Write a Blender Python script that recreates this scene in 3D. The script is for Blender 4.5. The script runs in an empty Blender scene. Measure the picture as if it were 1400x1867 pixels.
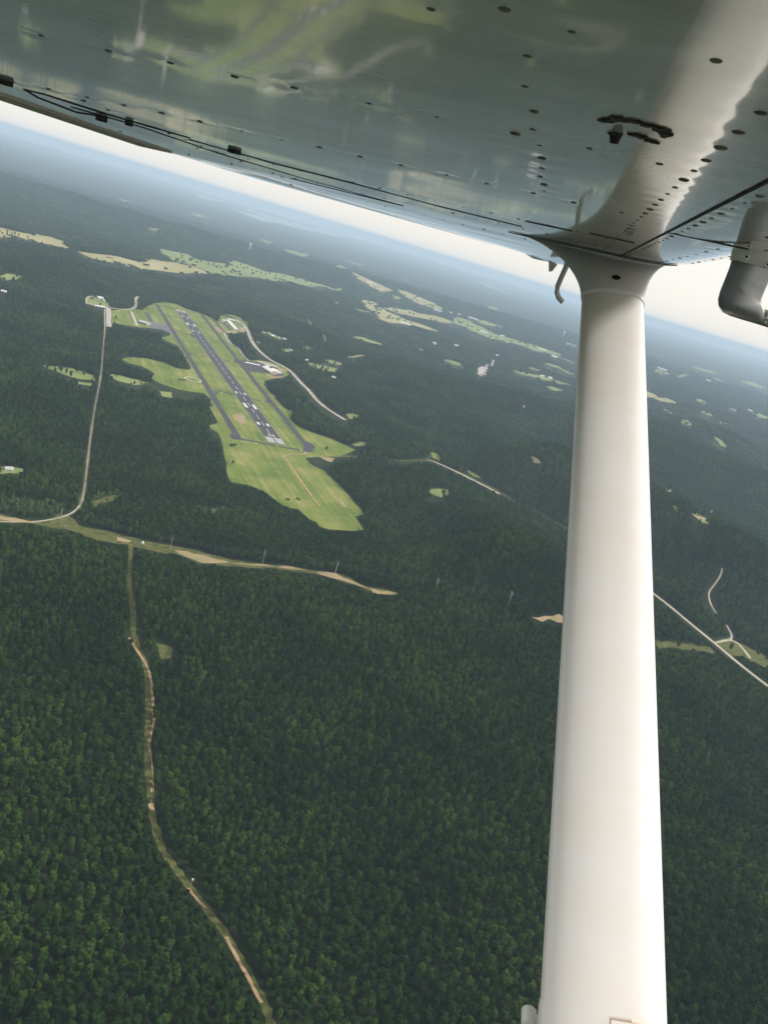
import bpy, bmesh, math
import numpy as np
from mathutils import Matrix, Vector
from mathutils.geometry import delaunay_2d_cdt

rng = np.random.default_rng(7)
scene = bpy.context.scene
COL = scene.collection

# ------------------------------------------------------------------ camera
W0, H0, F0 = 1400.0, 1867.0, 1500.0          # photograph size, focal length in its pixels
CX, CY = W0 / 2, H0 / 2
ALT = 530.0                                   # height of the airplane above the airfield
HOR0, HORS = 224.0, 0.300                     # horizon line y = HOR0 + HORS * x in the photograph

def nrm(v):
    v = np.asarray(v, float); return v / np.linalg.norm(v)
def _camrot():
    p1 = np.array([-CX, HOR0 - CY, F0]); p2 = np.array([W0 - CX, HOR0 + HORS * W0 - CY, F0])
    n = nrm(np.cross(p1, p2)); n = -n if n[1] > 0 else n
    fw = np.array([0, 0, 1.0]); fw = nrm(fw - n * fw.dot(n))
    r = np.cross(fw, n); r = -r if r[0] < 0 else r
    return np.array([r, fw, n])
RW = _camrot()                                # image ray -> world (x right, y ahead, z up)
def ray(px, py):
    return RW @ np.array([px - CX, py - CY, F0])

cam_data = bpy.data.cameras.new('camera'); cam = bpy.data.objects.new('camera', cam_data); COL.objects.link(cam)
cam_data.sensor_fit = 'VERTICAL'; cam_data.sensor_height = 36.0; cam_data.lens = 36.0 * F0 / H0
cam_data.clip_start = 0.05; cam_data.clip_end = 200000.0
cm = Matrix.Identity(4)
for i, ax in enumerate((RW @ np.array([1, 0, 0]), -(RW @ np.array([0, 1, 0])), -(RW @ np.array([0, 0, 1])))):
    for j in range(3): cm[j][i] = ax[j]
cm[2][3] = ALT
cam.matrix_world = cm
scene.camera = cam

# ------------------------------------------------------------------ sky, sun, exposure
SUN_AZ, SUN_EL = math.radians(84), math.radians(43)      # azimuth from +y towards +x
world = bpy.data.worlds.new('World'); scene.world = world; world.use_nodes = True
nt = world.node_tree; bg = nt.nodes['Background']
sky = nt.nodes.new('ShaderNodeTexSky'); sky.sky_type = 'NISHITA'; sky.sun_disc = False
sky.sun_elevation = SUN_EL; sky.sun_rotation = SUN_AZ; sky.altitude = 700; sky.air_density = 1.0; sky.dust_density = 3.0
# thin white overcast: the clear sky veiled by an even layer of bright cloud
veil = nt.nodes.new('ShaderNodeMix'); veil.data_type = 'RGBA'; veil.inputs[0].default_value = 0.72
veil.inputs[7].default_value = (11.7, 11.2, 10.4, 1)
nt.links.new(sky.outputs[0], veil.inputs[6]); nt.links.new(veil.outputs[2], bg.inputs[0]); bg.inputs[1].default_value = 0.108
sun = bpy.data.lights.new('sun', 'SUN'); sun.energy = 3.5; sun.angle = math.radians(9); sun.color = (1.0, 0.95, 0.88)
suno = bpy.data.objects.new('sun', sun); COL.objects.link(suno)
sd = Vector((math.sin(SUN_AZ) * math.cos(SUN_EL), math.cos(SUN_AZ) * math.cos(SUN_EL), math.sin(SUN_EL)))
suno.rotation_euler = sd.to_track_quat('Z', 'Y').to_euler(); suno.location = (0, 0, 600)
vs = scene.view_settings; vs.view_transform = 'Standard'; vs.look = 'None'; vs.gamma = 1.0; vs.exposure = -0.04
vs.use_curve_mapping = False
cy = scene.cycles
cy.use_denoising = True; cy.max_bounces = 6; cy.diffuse_bounces = 3; cy.glossy_bounces = 3
cy.volume_bounces = 3; cy.transparent_max_bounces = 8; cy.sample_clamp_indirect = 6.0

# ------------------------------------------------------------------ materials
def mat(name, col, rough=0.7, metal=0.0, coat=0.0, spec=0.5, var=0.0, scale=1.0, col2=None, detail=4.0, bump=0.0, bscale=None):
    m = bpy.data.materials.new(name); m.use_nodes = True
    t = m.node_tree; b = t.nodes['Principled BSDF']
    b.inputs['Base Color'].default_value = (*col, 1); b.inputs['Roughness'].default_value = rough
    b.inputs['Metallic'].default_value = metal; b.inputs['Specular IOR Level'].default_value = spec
    b.inputs['Coat Weight'].default_value = coat; b.inputs['Coat Roughness'].default_value = 0.04
    if col2 is not None:
        g = t.nodes.new('ShaderNodeNewGeometry'); n = t.nodes.new('ShaderNodeTexNoise')
        n.inputs['Scale'].default_value = scale; n.inputs['Detail'].default_value = detail; n.inputs['Roughness'].default_value = 0.6
        t.links.new(g.outputs['Position'], n.inputs['Vector'])
        r = t.nodes.new('ShaderNodeValToRGB'); r.color_ramp.elements[0].position = 0.36; r.color_ramp.elements[1].position = 0.64
        r.color_ramp.elements[0].color = (*col, 1); r.color_ramp.elements[1].color = (*col2, 1)
        t.links.new(n.outputs['Fac'], r.inputs[0]); t.links.new(r.outputs[0], b.inputs['Base Color'])
        if bump:
            bp = t.nodes.new('ShaderNodeBump'); bp.inputs['Strength'].default_value = bump; bp.inputs['Distance'].default_value = 1.0
            n2 = t.nodes.new('ShaderNodeTexNoise'); n2.inputs['Scale'].default_value = bscale or scale; n2.inputs['Detail'].default_value = 3
            t.links.new(g.outputs['Position'], n2.inputs['Vector'])
            t.links.new(n2.outputs['Fac'], bp.inputs['Height']); t.links.new(bp.outputs[0], b.inputs['Normal'])
    return m

def leaf_mat(name, ca, cb, cc):
    m = bpy.data.materials.new(name); m.use_nodes = True
    t = m.node_tree; b = t.nodes['Principled BSDF']; b.inputs['Roughness'].default_value = 0.75
    b.inputs['Specular IOR Level'].default_value = 0.06
    oi = t.nodes.new('ShaderNodeObjectInfo')
    r = t.nodes.new('ShaderNodeValToRGB'); e = r.color_ramp.elements
    e[0].position = 0.0; e[0].color = (*ca, 1); e[1].position = 1.0; e[1].color = (*cc, 1)
    k = r.color_ramp.elements.new(0.6); k.color = (*cb, 1)
    n = t.nodes.new('ShaderNodeTexNoise'); n.inputs['Scale'].default_value = 0.006; n.inputs['Detail'].default_value = 3
    t.links.new(oi.outputs['Location'], n.inputs['Vector'])
    a = t.nodes.new('ShaderNodeMath'); a.operation = 'MULTIPLY_ADD'; a.inputs[1].default_value = 1.7; a.inputs[2].default_value = -0.85
    t.links.new(n.outputs['Fac'], a.inputs[0])
    s = t.nodes.new('ShaderNodeMath'); s.operation = 'ADD'; s.use_clamp = True
    q = t.nodes.new('ShaderNodeMath'); q.operation = 'MULTIPLY_ADD'; q.inputs[1].default_value = 0.85; q.inputs[2].default_value = 0.05
    t.links.new(oi.outputs['Random'], q.inputs[0])
    t.links.new(a.outputs[0], s.inputs[0]); t.links.new(q.outputs[0], s.inputs[1])
    t.links.new(s.outputs[0], r.inputs[0]); t.links.new(r.outputs[0], b.inputs['Base Color'])
    tr = t.nodes.new('ShaderNodeBsdfTranslucent'); t.links.new(r.outputs[0], tr.inputs[0])
    mx = t.nodes.new('ShaderNodeMixShader'); mx.inputs[0].default_value = 0.1
    out = t.nodes['Material Output']
    t.links.new(b.outputs[0], mx.inputs[1]); t.links.new(tr.outputs[0], mx.inputs[2]); t.links.new(mx.outputs[0], out.inputs[0])
    return m

M = {}
M['leaf'] = leaf_mat('forest_leaves', (0.010, 0.029, 0.006), (0.025, 0.060, 0.010), (0.062, 0.105, 0.018))
M['scrub'] = leaf_mat('scrub_leaves', (0.050, 0.095, 0.026), (0.075, 0.130, 0.032), (0.105, 0.155, 0.045))
M['bark'] = mat('bark', (0.09, 0.07, 0.05), 0.9)
M['ground'] = mat('forest_ground', (0.010, 0.018, 0.008), 0.95, spec=0.1, col2=(0.026, 0.038, 0.015), scale=0.012, detail=8, bump=1.0, bscale=0.08)  # darkened colour: the far canopy's self-shadow is painted into the ground tone
M['grass'] = mat('airfield_grass', (0.110, 0.160, 0.040), 0.95, spec=0.1, col2=(0.200, 0.225, 0.080), scale=0.008, detail=8)
def grass_mat():
    m = bpy.data.materials.new('mown_grass'); m.use_nodes = True; t = m.node_tree; b = t.nodes['Principled BSDF']; b.inputs['Roughness'].default_value = 0.95; b.inputs['Specular IOR Level'].default_value = 0.1
    g = t.nodes.new('ShaderNodeNewGeometry'); mp = t.nodes.new('ShaderNodeMapping'); mp.vector_type = 'TEXTURE'; mp.inputs['Rotation'].default_value = (0, 0, math.radians(90 + 26)); mp.inputs['Scale'].default_value = (260, 11, 50)
    n1 = t.nodes.new('ShaderNodeTexNoise'); n1.inputs['Scale'].default_value = 1.0; n1.inputs['Detail'].default_value = 4
    n2 = t.nodes.new('ShaderNodeTexNoise'); n2.inputs['Scale'].default_value = 0.011; n2.inputs['Detail'].default_value = 9; n2.inputs['Roughness'].default_value = 0.68
    t.links.new(g.outputs['Position'], mp.inputs[0]); t.links.new(mp.outputs[0], n1.inputs['Vector']); t.links.new(g.outputs['Position'], n2.inputs['Vector'])
    a = t.nodes.new('ShaderNodeMath'); a.operation = 'MULTIPLY_ADD'; a.inputs[1].default_value = 0.38; t.links.new(n1.outputs['Fac'], a.inputs[0])
    q = t.nodes.new('ShaderNodeMath'); q.operation = 'MULTIPLY'; q.inputs[1].default_value = 0.62; t.links.new(n2.outputs['Fac'], q.inputs[0]); t.links.new(q.outputs[0], a.inputs[2])
    r = t.nodes.new('ShaderNodeValToRGB'); e = r.color_ramp.elements; e[0].position = 0.36; e[0].color = (0.075, 0.125, 0.022, 1); e[1].position = 0.66; e[1].color = (0.30, 0.27, 0.10, 1)
    k = r.color_ramp.elements.new(0.5); k.color = (0.150, 0.190, 0.042, 1)
    t.links.new(a.outputs[0], r.inputs[0]); t.links.new(r.outputs[0], b.inputs['Base Color']); return m
M['grass'] = grass_mat()
M['hay'] = mat('hay_field', (0.270, 0.260, 0.115), 0.95, spec=0.1, col2=(0.36, 0.32, 0.17), scale=0.005, detail=7)
M['pasture'] = mat('pasture', (0.155, 0.215, 0.070), 0.95, spec=0.1, col2=(0.235, 0.255, 0.105), scale=0.006, detail=7)
M['rowgrass'] = mat('rough_grass', (0.045, 0.070, 0.016), 0.95, spec=0.1, col2=(0.135, 0.128, 0.048), scale=0.12, detail=8)
M['dirt'] = mat('dirt', (0.30, 0.205, 0.115), 0.95, spec=0.1, col2=(0.42, 0.30, 0.185), scale=0.05, detail=6)
M['gravel'] = mat('gravel_road', (0.34, 0.31, 0.24), 0.95, spec=0.1, col2=(0.44, 0.41, 0.33), scale=0.03, detail=6)
M['tan'] = mat('bare_soil', (0.36, 0.26, 0.17), 0.95, spec=0.1, col2=(0.24, 0.22, 0.10), scale=0.03, detail=6)
M['asphalt'] = mat('asphalt', (0.043, 0.043, 0.054), 0.85, spec=0.3, col2=(0.060, 0.058, 0.066), scale=0.02, detail=6)
M['oldasphalt'] = mat('worn_asphalt', (0.105, 0.105, 0.125), 0.85, spec=0.3, col2=(0.15, 0.145, 0.155), scale=0.02, detail=6)
M['concrete'] = mat('concrete', (0.36, 0.33, 0.30), 0.85, spec=0.3, col2=(0.44, 0.41, 0.37), scale=0.05)
M['paint'] = mat('road_paint', (0.66, 0.66, 0.63), 0.7, col2=(0.50, 0.50, 0.47), scale=0.25)
M['yellow'] = mat('yellow_paint', (0.55, 0.42, 0.06), 0.7)
M['whiteroof'] = mat('white_metal_roof', (0.78, 0.78, 0.77), 0.5, col2=(0.66, 0.66, 0.64), scale=0.08)
M['greyroof'] = mat('grey_metal_roof', (0.36, 0.36, 0.37), 0.55, col2=(0.44, 0.43, 0.42), scale=0.08)
M['tanwall'] = mat('tan_wall', (0.52, 0.41, 0.28), 0.8)
M['whitewall'] = mat('white_wall', (0.70, 0.69, 0.66), 0.7)
M['redroof'] = mat('brick_red_roof', (0.30, 0.17, 0.12), 0.8)
M['brownroof'] = mat('brown_roof', (0.22, 0.17, 0.14), 0.85)
M['dark'] = mat('dark_opening', (0.02, 0.02, 0.022), 0.6)
M['wood'] = mat('weathered_pole', (0.42, 0.38, 0.33), 0.85)
M['wire'] = mat('wire', (0.13, 0.13, 0.13), 0.6)
M['water'] = mat('lake_water', (0.03, 0.05, 0.06), 0.2, spec=0.8)

# ------------------------------------------------------------------ terrain
def seg_dist(x, y, pts):
    """distance of points to a polyline"""
    x = np.asarray(x, float); y = np.asarray(y, float)
    d = np.full(x.shape, 1e9)
    for (ax, ay), (bx, by) in zip(pts[:-1], pts[1:]):
        vx, vy = bx - ax, by - ay; L = vx * vx + vy * vy + 1e-9
        t = np.clip(((x - ax) * vx + (y - ay) * vy) / L, 0, 1)
        d = np.minimum(d, np.hypot(x - ax - t * vx, y - ay - t * vy))
    return d
def flat_pt(px, py, z=0.0):
    d = ray(px, py); t = (z - ALT) / d[2]; return (d[0] * t, d[1] * t)
AIR = [flat_pt(540, 900), flat_pt(504, 808), flat_pt(330, 566)]
AIR2 = [flat_pt(200, 565), flat_pt(320, 600)]
AIR3 = [flat_pt(440, 655), flat_pt(520, 683)]; AIR4 = [flat_pt(400, 580), flat_pt(446, 603)]; AIR5 = [flat_pt(230, 655), flat_pt(350, 695)]
RIDGES = [  # crest line, height, half width
    ([flat_pt(640, 850), flat_pt(805, 985), flat_pt(930, 1080)], 95.0, 150.0),
    ([flat_pt(1000, 872), flat_pt(1190, 960), flat_pt(1320, 1040)], 115.0, 190.0),
    ([flat_pt(980, 1150), flat_pt(1200, 1222), flat_pt(1480, 1330)], 18.0, 115.0),
    ([flat_pt(300, 1150), flat_pt(560, 1240), flat_pt(800, 1330)], 16.0, 130.0),
    ([flat_pt(1100, 800), flat_pt(1400, 880)], 80.0, 260.0),
    ([flat_pt(800, 700), flat_pt(1100, 770), flat_pt(1300, 790)], 75.0, 300.0),
    ([flat_pt(0, 520), flat_pt(260, 545), flat_pt(520, 600)], 22.0, 300.0),
    ([flat_pt(0, 470), flat_pt(150, 455), flat_pt(600, 540)], 40.0, 600.0),
    ([flat_pt(0, 330), flat_pt(300, 420), flat_pt(700, 520), flat_pt(1000, 600)], 90.0, 900.0)]
def terrain(x, y):
    x = np.asarray(x, float); y = np.asarray(y, float)
    z = np.zeros(x.shape)
    z += 13 * np.sin(x / 310 + 0.6 + 0.7 * np.sin(y / 420)) * np.cos(y / 270 + 1.1) + 9 * np.sin(x / 120 + y / 160 + 0.8 * np.sin(y / 330))
    z += 22 * np.sin(x / 1300 + 2.0) * np.sin(y / 1500 + 0.4)
    z -= 42 * (0.5 + 0.5 * np.tanh((x - 480 + 0.35 * (y - 1200)) / 420)) * np.clip(y / 1200, 0, 1)
    for pts, h, w in RIDGES:
        z += h * np.exp(-(seg_dist(x, y, pts) / w) ** 2)
    m = np.minimum.reduce([seg_dist(x, y, AIR), seg_dist(x, y, AIR2), seg_dist(x, y, AIR3) + 110, seg_dist(x, y, AIR4) + 110, seg_dist(x, y, AIR5) + 110])
    k = np.clip((m - 215) / 260, 0, 1); k = k * k * (3 - 2 * k)
    far = np.clip((np.hypot(x, y) - 8000) / 6000, 0, 1)
    return z * k * (1 - far) * np.where(y < 0, 0.3, 1.0)
def hit(px, py):
    """where the line of sight through a photograph pixel meets the terrain"""
    d = ray(px, py)
    if d[2] >= -1e-4: d = np.array([d[0], d[1], -1e-4])
    ts = (ALT - np.linspace(190, -75, 420)) / -d[2]
    dz = ALT + d[2] * ts - terrain(d[0] * ts, d[1] * ts)
    i = int(np.argmax(dz <= 0)); i = max(i, 1)
    a, b = dz[i - 1], dz[i]; t = ts[i - 1] + (ts[i] - ts[i - 1]) * a / (a - b + 1e-12)
    return (d[0] * t, d[1] * t)
def hits(pts): return [hit(*p) for p in pts]
def crop(pts, ox, oy, s): return [(ox + p[0] / s, oy + p[1] / s) for p in pts]
def project(x, y, z):
    v = np.stack([np.asarray(x, float), np.asarray(y, float), np.asarray(z, float) - ALT])
    c = RW.T @ v.reshape(3, -1)
    return c[0] / c[2] * F0 + CX, c[1] / c[2] * F0 + CY, c[2]

# ------------------------------------------------------------------ object helpers
def tag(o, label=None, cat=None, group=None, kind=None):
    if label: o['label'] = label
    if cat: o['category'] = cat
    if group: o['group'] = group
    if kind: o['kind'] = kind
    return o
def empty(name, loc=(0, 0, 0)):
    o = bpy.data.objects.new(name, None); o.location = loc; o.empty_display_size = 0.2; COL.objects.link(o); return o
def mesh_obj(name, verts, faces, m, parent=None, smooth=False, link=True):
    me = bpy.data.meshes.new(name); me.from_pydata([tuple(v) for v in verts], [], faces); me.update()
    if m is not None: me.materials.append(m)
    if smooth: me.shade_smooth()
    o = bpy.data.objects.new(name, me)
    if link: COL.objects.link(o)
    if parent is not None: o.parent = parent
    return o
def share(name, me, parent=None, loc=(0, 0, 0), rot=None, scl=None):
    o = bpy.data.objects.new(name, me); COL.objects.link(o); o.parent = parent; o.location = loc
    if rot is not None: o.rotation_euler = rot
    if scl is not None: o.scale = scl
    return o
class MB:
    def __init__(s): s.v = []; s.f = []
    def box(s, x0, x1, y0, y1, z0, z1):
        n = len(s.v)
        s.v += [(x0, y0, z0), (x1, y0, z0), (x1, y1, z0), (x0, y1, z0), (x0, y0, z1), (x1, y0, z1), (x1, y1, z1), (x0, y1, z1)]
        s.f += [[n + i for i in q] for q in ((0, 3, 2, 1), (4, 5, 6, 7), (0, 1, 5, 4), (1, 2, 6, 5), (2, 3, 7, 6), (3, 0, 4, 7))]
    def poly(s, pts):
        n = len(s.v); s.v += pts; s.f.append(list(range(n, n + len(pts))))
    def tube(s, pts, r, seg=8, cap=True):
        pts = [np.array(p, float) for p in pts]; rr = r if hasattr(r, '__len__') else [r] * len(pts)
        n0 = len(s.v)
        for i, p in enumerate(pts):
            t = nrm(pts[min(i + 1, len(pts) - 1)] - pts[max(i - 1, 0)])
            u = np.cross(t, [0, 0, 1.0]) if abs(t[2]) < 0.95 else np.cross(t, [0, 1.0, 0]); u = nrm(u); w = np.cross(t, u)
            for k in range(seg):
                a = 2 * math.pi * k / seg; s.v.append(tuple(p + rr[i] * (math.cos(a) * u + math.sin(a) * w)))
        for i in range(len(pts) - 1):
            for k in range(seg):
                a = n0 + i * seg + k; b = n0 + i * seg + (k + 1) % seg
                s.f.append([a, b, b + seg, a + seg])
        if cap:
            s.f.append([n0 + k for k in range(seg)][::-1]); s.f.append([n0 + (len(pts) - 1) * seg + k for k in range(seg)])
    def build(s, name, m, parent=None, smooth=False): return mesh_obj(name, s.v, s.f, m, parent, smooth)

# ------------------------------------------------------------------ the ground
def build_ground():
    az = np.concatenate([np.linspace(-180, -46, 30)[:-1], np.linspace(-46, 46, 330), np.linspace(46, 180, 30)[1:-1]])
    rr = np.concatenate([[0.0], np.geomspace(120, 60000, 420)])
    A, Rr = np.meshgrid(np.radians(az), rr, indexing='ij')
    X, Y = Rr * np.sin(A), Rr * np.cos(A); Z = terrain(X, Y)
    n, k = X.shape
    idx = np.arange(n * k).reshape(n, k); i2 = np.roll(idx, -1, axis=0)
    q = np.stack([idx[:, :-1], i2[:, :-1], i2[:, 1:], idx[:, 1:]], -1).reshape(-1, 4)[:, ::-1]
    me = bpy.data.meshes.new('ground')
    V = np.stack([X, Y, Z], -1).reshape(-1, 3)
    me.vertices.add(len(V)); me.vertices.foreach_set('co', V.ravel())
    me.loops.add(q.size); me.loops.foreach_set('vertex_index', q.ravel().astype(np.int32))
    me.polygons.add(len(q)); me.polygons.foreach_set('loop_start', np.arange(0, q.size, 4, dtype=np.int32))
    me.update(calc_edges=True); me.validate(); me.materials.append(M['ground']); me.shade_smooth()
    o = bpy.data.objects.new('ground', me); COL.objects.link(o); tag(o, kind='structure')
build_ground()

CLEAR_POLY = []      # (polygon xy, margin)
SOFT_POLY = []       # rough meadows where a few trees stand
CLEAR_LINE = []      # (polyline xy, half width)
SCRUB = []
def densify(pts, step, closed=True, rough=0.0):
    out = []; n = len(pts); m = n if closed else n - 1
    for i in range(m):
        a = np.array(pts[i]); b = np.array(pts[(i + 1) % n]); L = np.linalg.norm(b - a); k = max(1, int(L / step))
        for j in range(k):
            p = a + (b - a) * j / k
            if rough: p = p + rng.normal(0, rough, 2)
            out.append((float(p[0]), float(p[1])))
    if not closed: out.append(tuple(pts[-1]))
    return out
def inside(x, y, poly):
    r = np.zeros(np.shape(x), bool); n = len(poly)
    for i in range(n):
        x1, y1 = poly[i]; x2, y2 = poly[(i + 1) % n]
        c = ((y1 > y) != (y2 > y))
        if y1 == y2: continue
        r ^= c & (x < (x2 - x1) * (y - y1) / (y2 - y1) + x1)
    return r
def drape(name, poly, m, off=0.4, step=None, rough=None, clear=True, kind='structure', z=None):
    P = np.array(poly); size = max(np.ptp(P[:, 0]), np.ptp(P[:, 1])); dist = np.hypot(*P.mean(0))
    step = step or max(12.0, min(size / 14, dist * 0.012))
    pts = densify(poly, step, True, step * 0.22 if rough is None else rough)
    xs = np.arange(P[:, 0].min(), P[:, 0].max(), step); ys = np.arange(P[:, 1].min(), P[:, 1].max(), step)
    gx, gy = [a.ravel() for a in np.meshgrid(xs, ys)]
    ok = inside(gx, gy, pts)
    if ok.any():
        dd = seg_dist(gx[ok], gy[ok], pts + [pts[0]]); k = np.where(ok)[0][dd > step * 0.45]
        extra = [(float(gx[i]), float(gy[i])) for i in k]
    else: extra = []
    n = len(pts)
    r = delaunay_2d_cdt([Vector(p) for p in pts + extra], [], [list(range(n))], 1, 0.01)
    vx = np.array([[v[0], v[1]] for v in r[0]]); zz = terrain(vx[:, 0], vx[:, 1]) + off if z is None else np.full(len(vx), z)
    o = mesh_obj(name, np.c_[vx, zz].tolist(), [list(f) for f in r[2]], m)
    me = o.data
    if sum(p.normal.z for p in me.polygons) < 0: me.flip_normals()
    tag(o, kind=kind)
    if clear: (SOFT_POLY if name in ('clearing', 'field') else CLEAR_POLY).append((pts, 3.0))
    return o
def ribbon(name, line, width, m, off=0.6, clear=True, margin=2.0, jit=0.0, step=12.0, z=None):
    # smooth the polyline a little, then sweep a strip that follows the terrain
    P = np.array(line, float)
    for _ in range(2):
        if len(P) > 2:
            q = [P[0]]
            for a, b in zip(P[:-1], P[1:]): q += [a * .75 + b * .25, a * .25 + b * .75]
            P = np.array(q + [P[-1]])
    L = np.hypot(*(P[-1] - P[0])); P = np.array(densify([tuple(p) for p in P], step, False))
    T = np.gradient(P, axis=0); T /= np.linalg.norm(T, axis=1)[:, None] + 1e-9; N = np.c_[T[:, 1], -T[:, 0]]
    w = np.full(len(P), width / 2.0)
    if jit: w = w * (1 + rng.uniform(-jit, jit, len(P)))
    A = P + N * w[:, None]; B = P - N * (w * (1 + (rng.uniform(-jit, jit, len(P)) if jit else 0)))[:, None]
    za = terrain(A[:, 0], A[:, 1]) + off if z is None else np.full(len(A), z); zb = terrain(B[:, 0], B[:, 1]) + off if z is None else za
    zz = np.maximum(za, zb) if z is None else za
    v = [tuple(q) for q in np.c_[A, zz]] + [tuple(q) for q in np.c_[B, zz]]; n = len(P)
    o = mesh_obj(name, v, [[i, i + 1, n + i + 1, n + i] for i in range(n - 1)], m)
    if o.data.polygons and o.data.polygons[0].normal.z < 0: o.data.flip_normals()
    tag(o, kind='structure')
    if clear: CLEAR_LINE.append(([tuple(p) for p in P[::2]] + [tuple(P[-1])], width / 2 + margin))
    return o

# --- airfield grass
GRASS = [(283, 553), (302, 551), (321, 554), (336, 561), (351, 567), (369, 572), (386, 579), (398, 587), (405, 577), (422, 576), (440, 580), (450, 588),
 (453, 598), (446, 606), (430, 605), (418, 604), (411, 607), (415, 613), (425, 628), (436, 640), (445, 652), (452, 658), (470, 657), (490, 660), (507, 664),
 (522, 672), (527, 683), (515, 688), (495, 691), (486, 696), (484, 702), (487, 708), (494, 716), (503, 727), (510, 734), (517, 743), (526, 748), (535, 749), (530, 753), (529, 757), (531, 765),
 (538, 773), (549, 780), (572, 789), (599, 798), (627, 810), (645, 819), (637, 825), (635, 829), (615, 834), (586, 834), (558, 835), (568, 846),
 (590, 858), (605, 872), (625, 890), (645, 915), (663, 938), (651, 944), (655, 955), (662, 967), (640, 968), (600, 967), (585, 962), (575, 952), (560, 948),
 (548, 928), (530, 925), (512, 920), (500, 905), (480, 895), (455, 885), (425, 878), (418, 870), (414, 845), (411, 825), (404, 808), (398, 795), (395, 788),
 (384, 781), (383, 776), (397, 772), (390, 750), (384, 728), (372, 717), (350, 715), (325, 710), (300, 702), (282, 695), (277, 677), (260, 667), (235, 662),
 (222, 655), (235, 651), (265, 653), (300, 662), (325, 672), (347, 676), (345, 665), (335, 645), (325, 630), (302, 621), (297, 616), (309, 613), (310, 607), (300, 602),
 (275, 598), (255, 597), (235, 594), (215, 590), (203, 588), (203, 566), (222, 564), (246, 564), (258, 566), (264, 566), (268, 559), (275, 556)]
drape('airfield_grass', hits(GRASS), M['grass'], off=0.25, rough=3.0)
drape('lawn', hits([(159, 552), (157, 546), (161, 541), (178, 540), (193, 547), (199, 556), (197, 563), (178, 560)]), M['pasture'], off=0.3)
drape('lawn', hits([(400, 577), (408, 573), (424, 574), (444, 581), (440, 583), (420, 580)]), M['pasture'], off=0.5)
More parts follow.
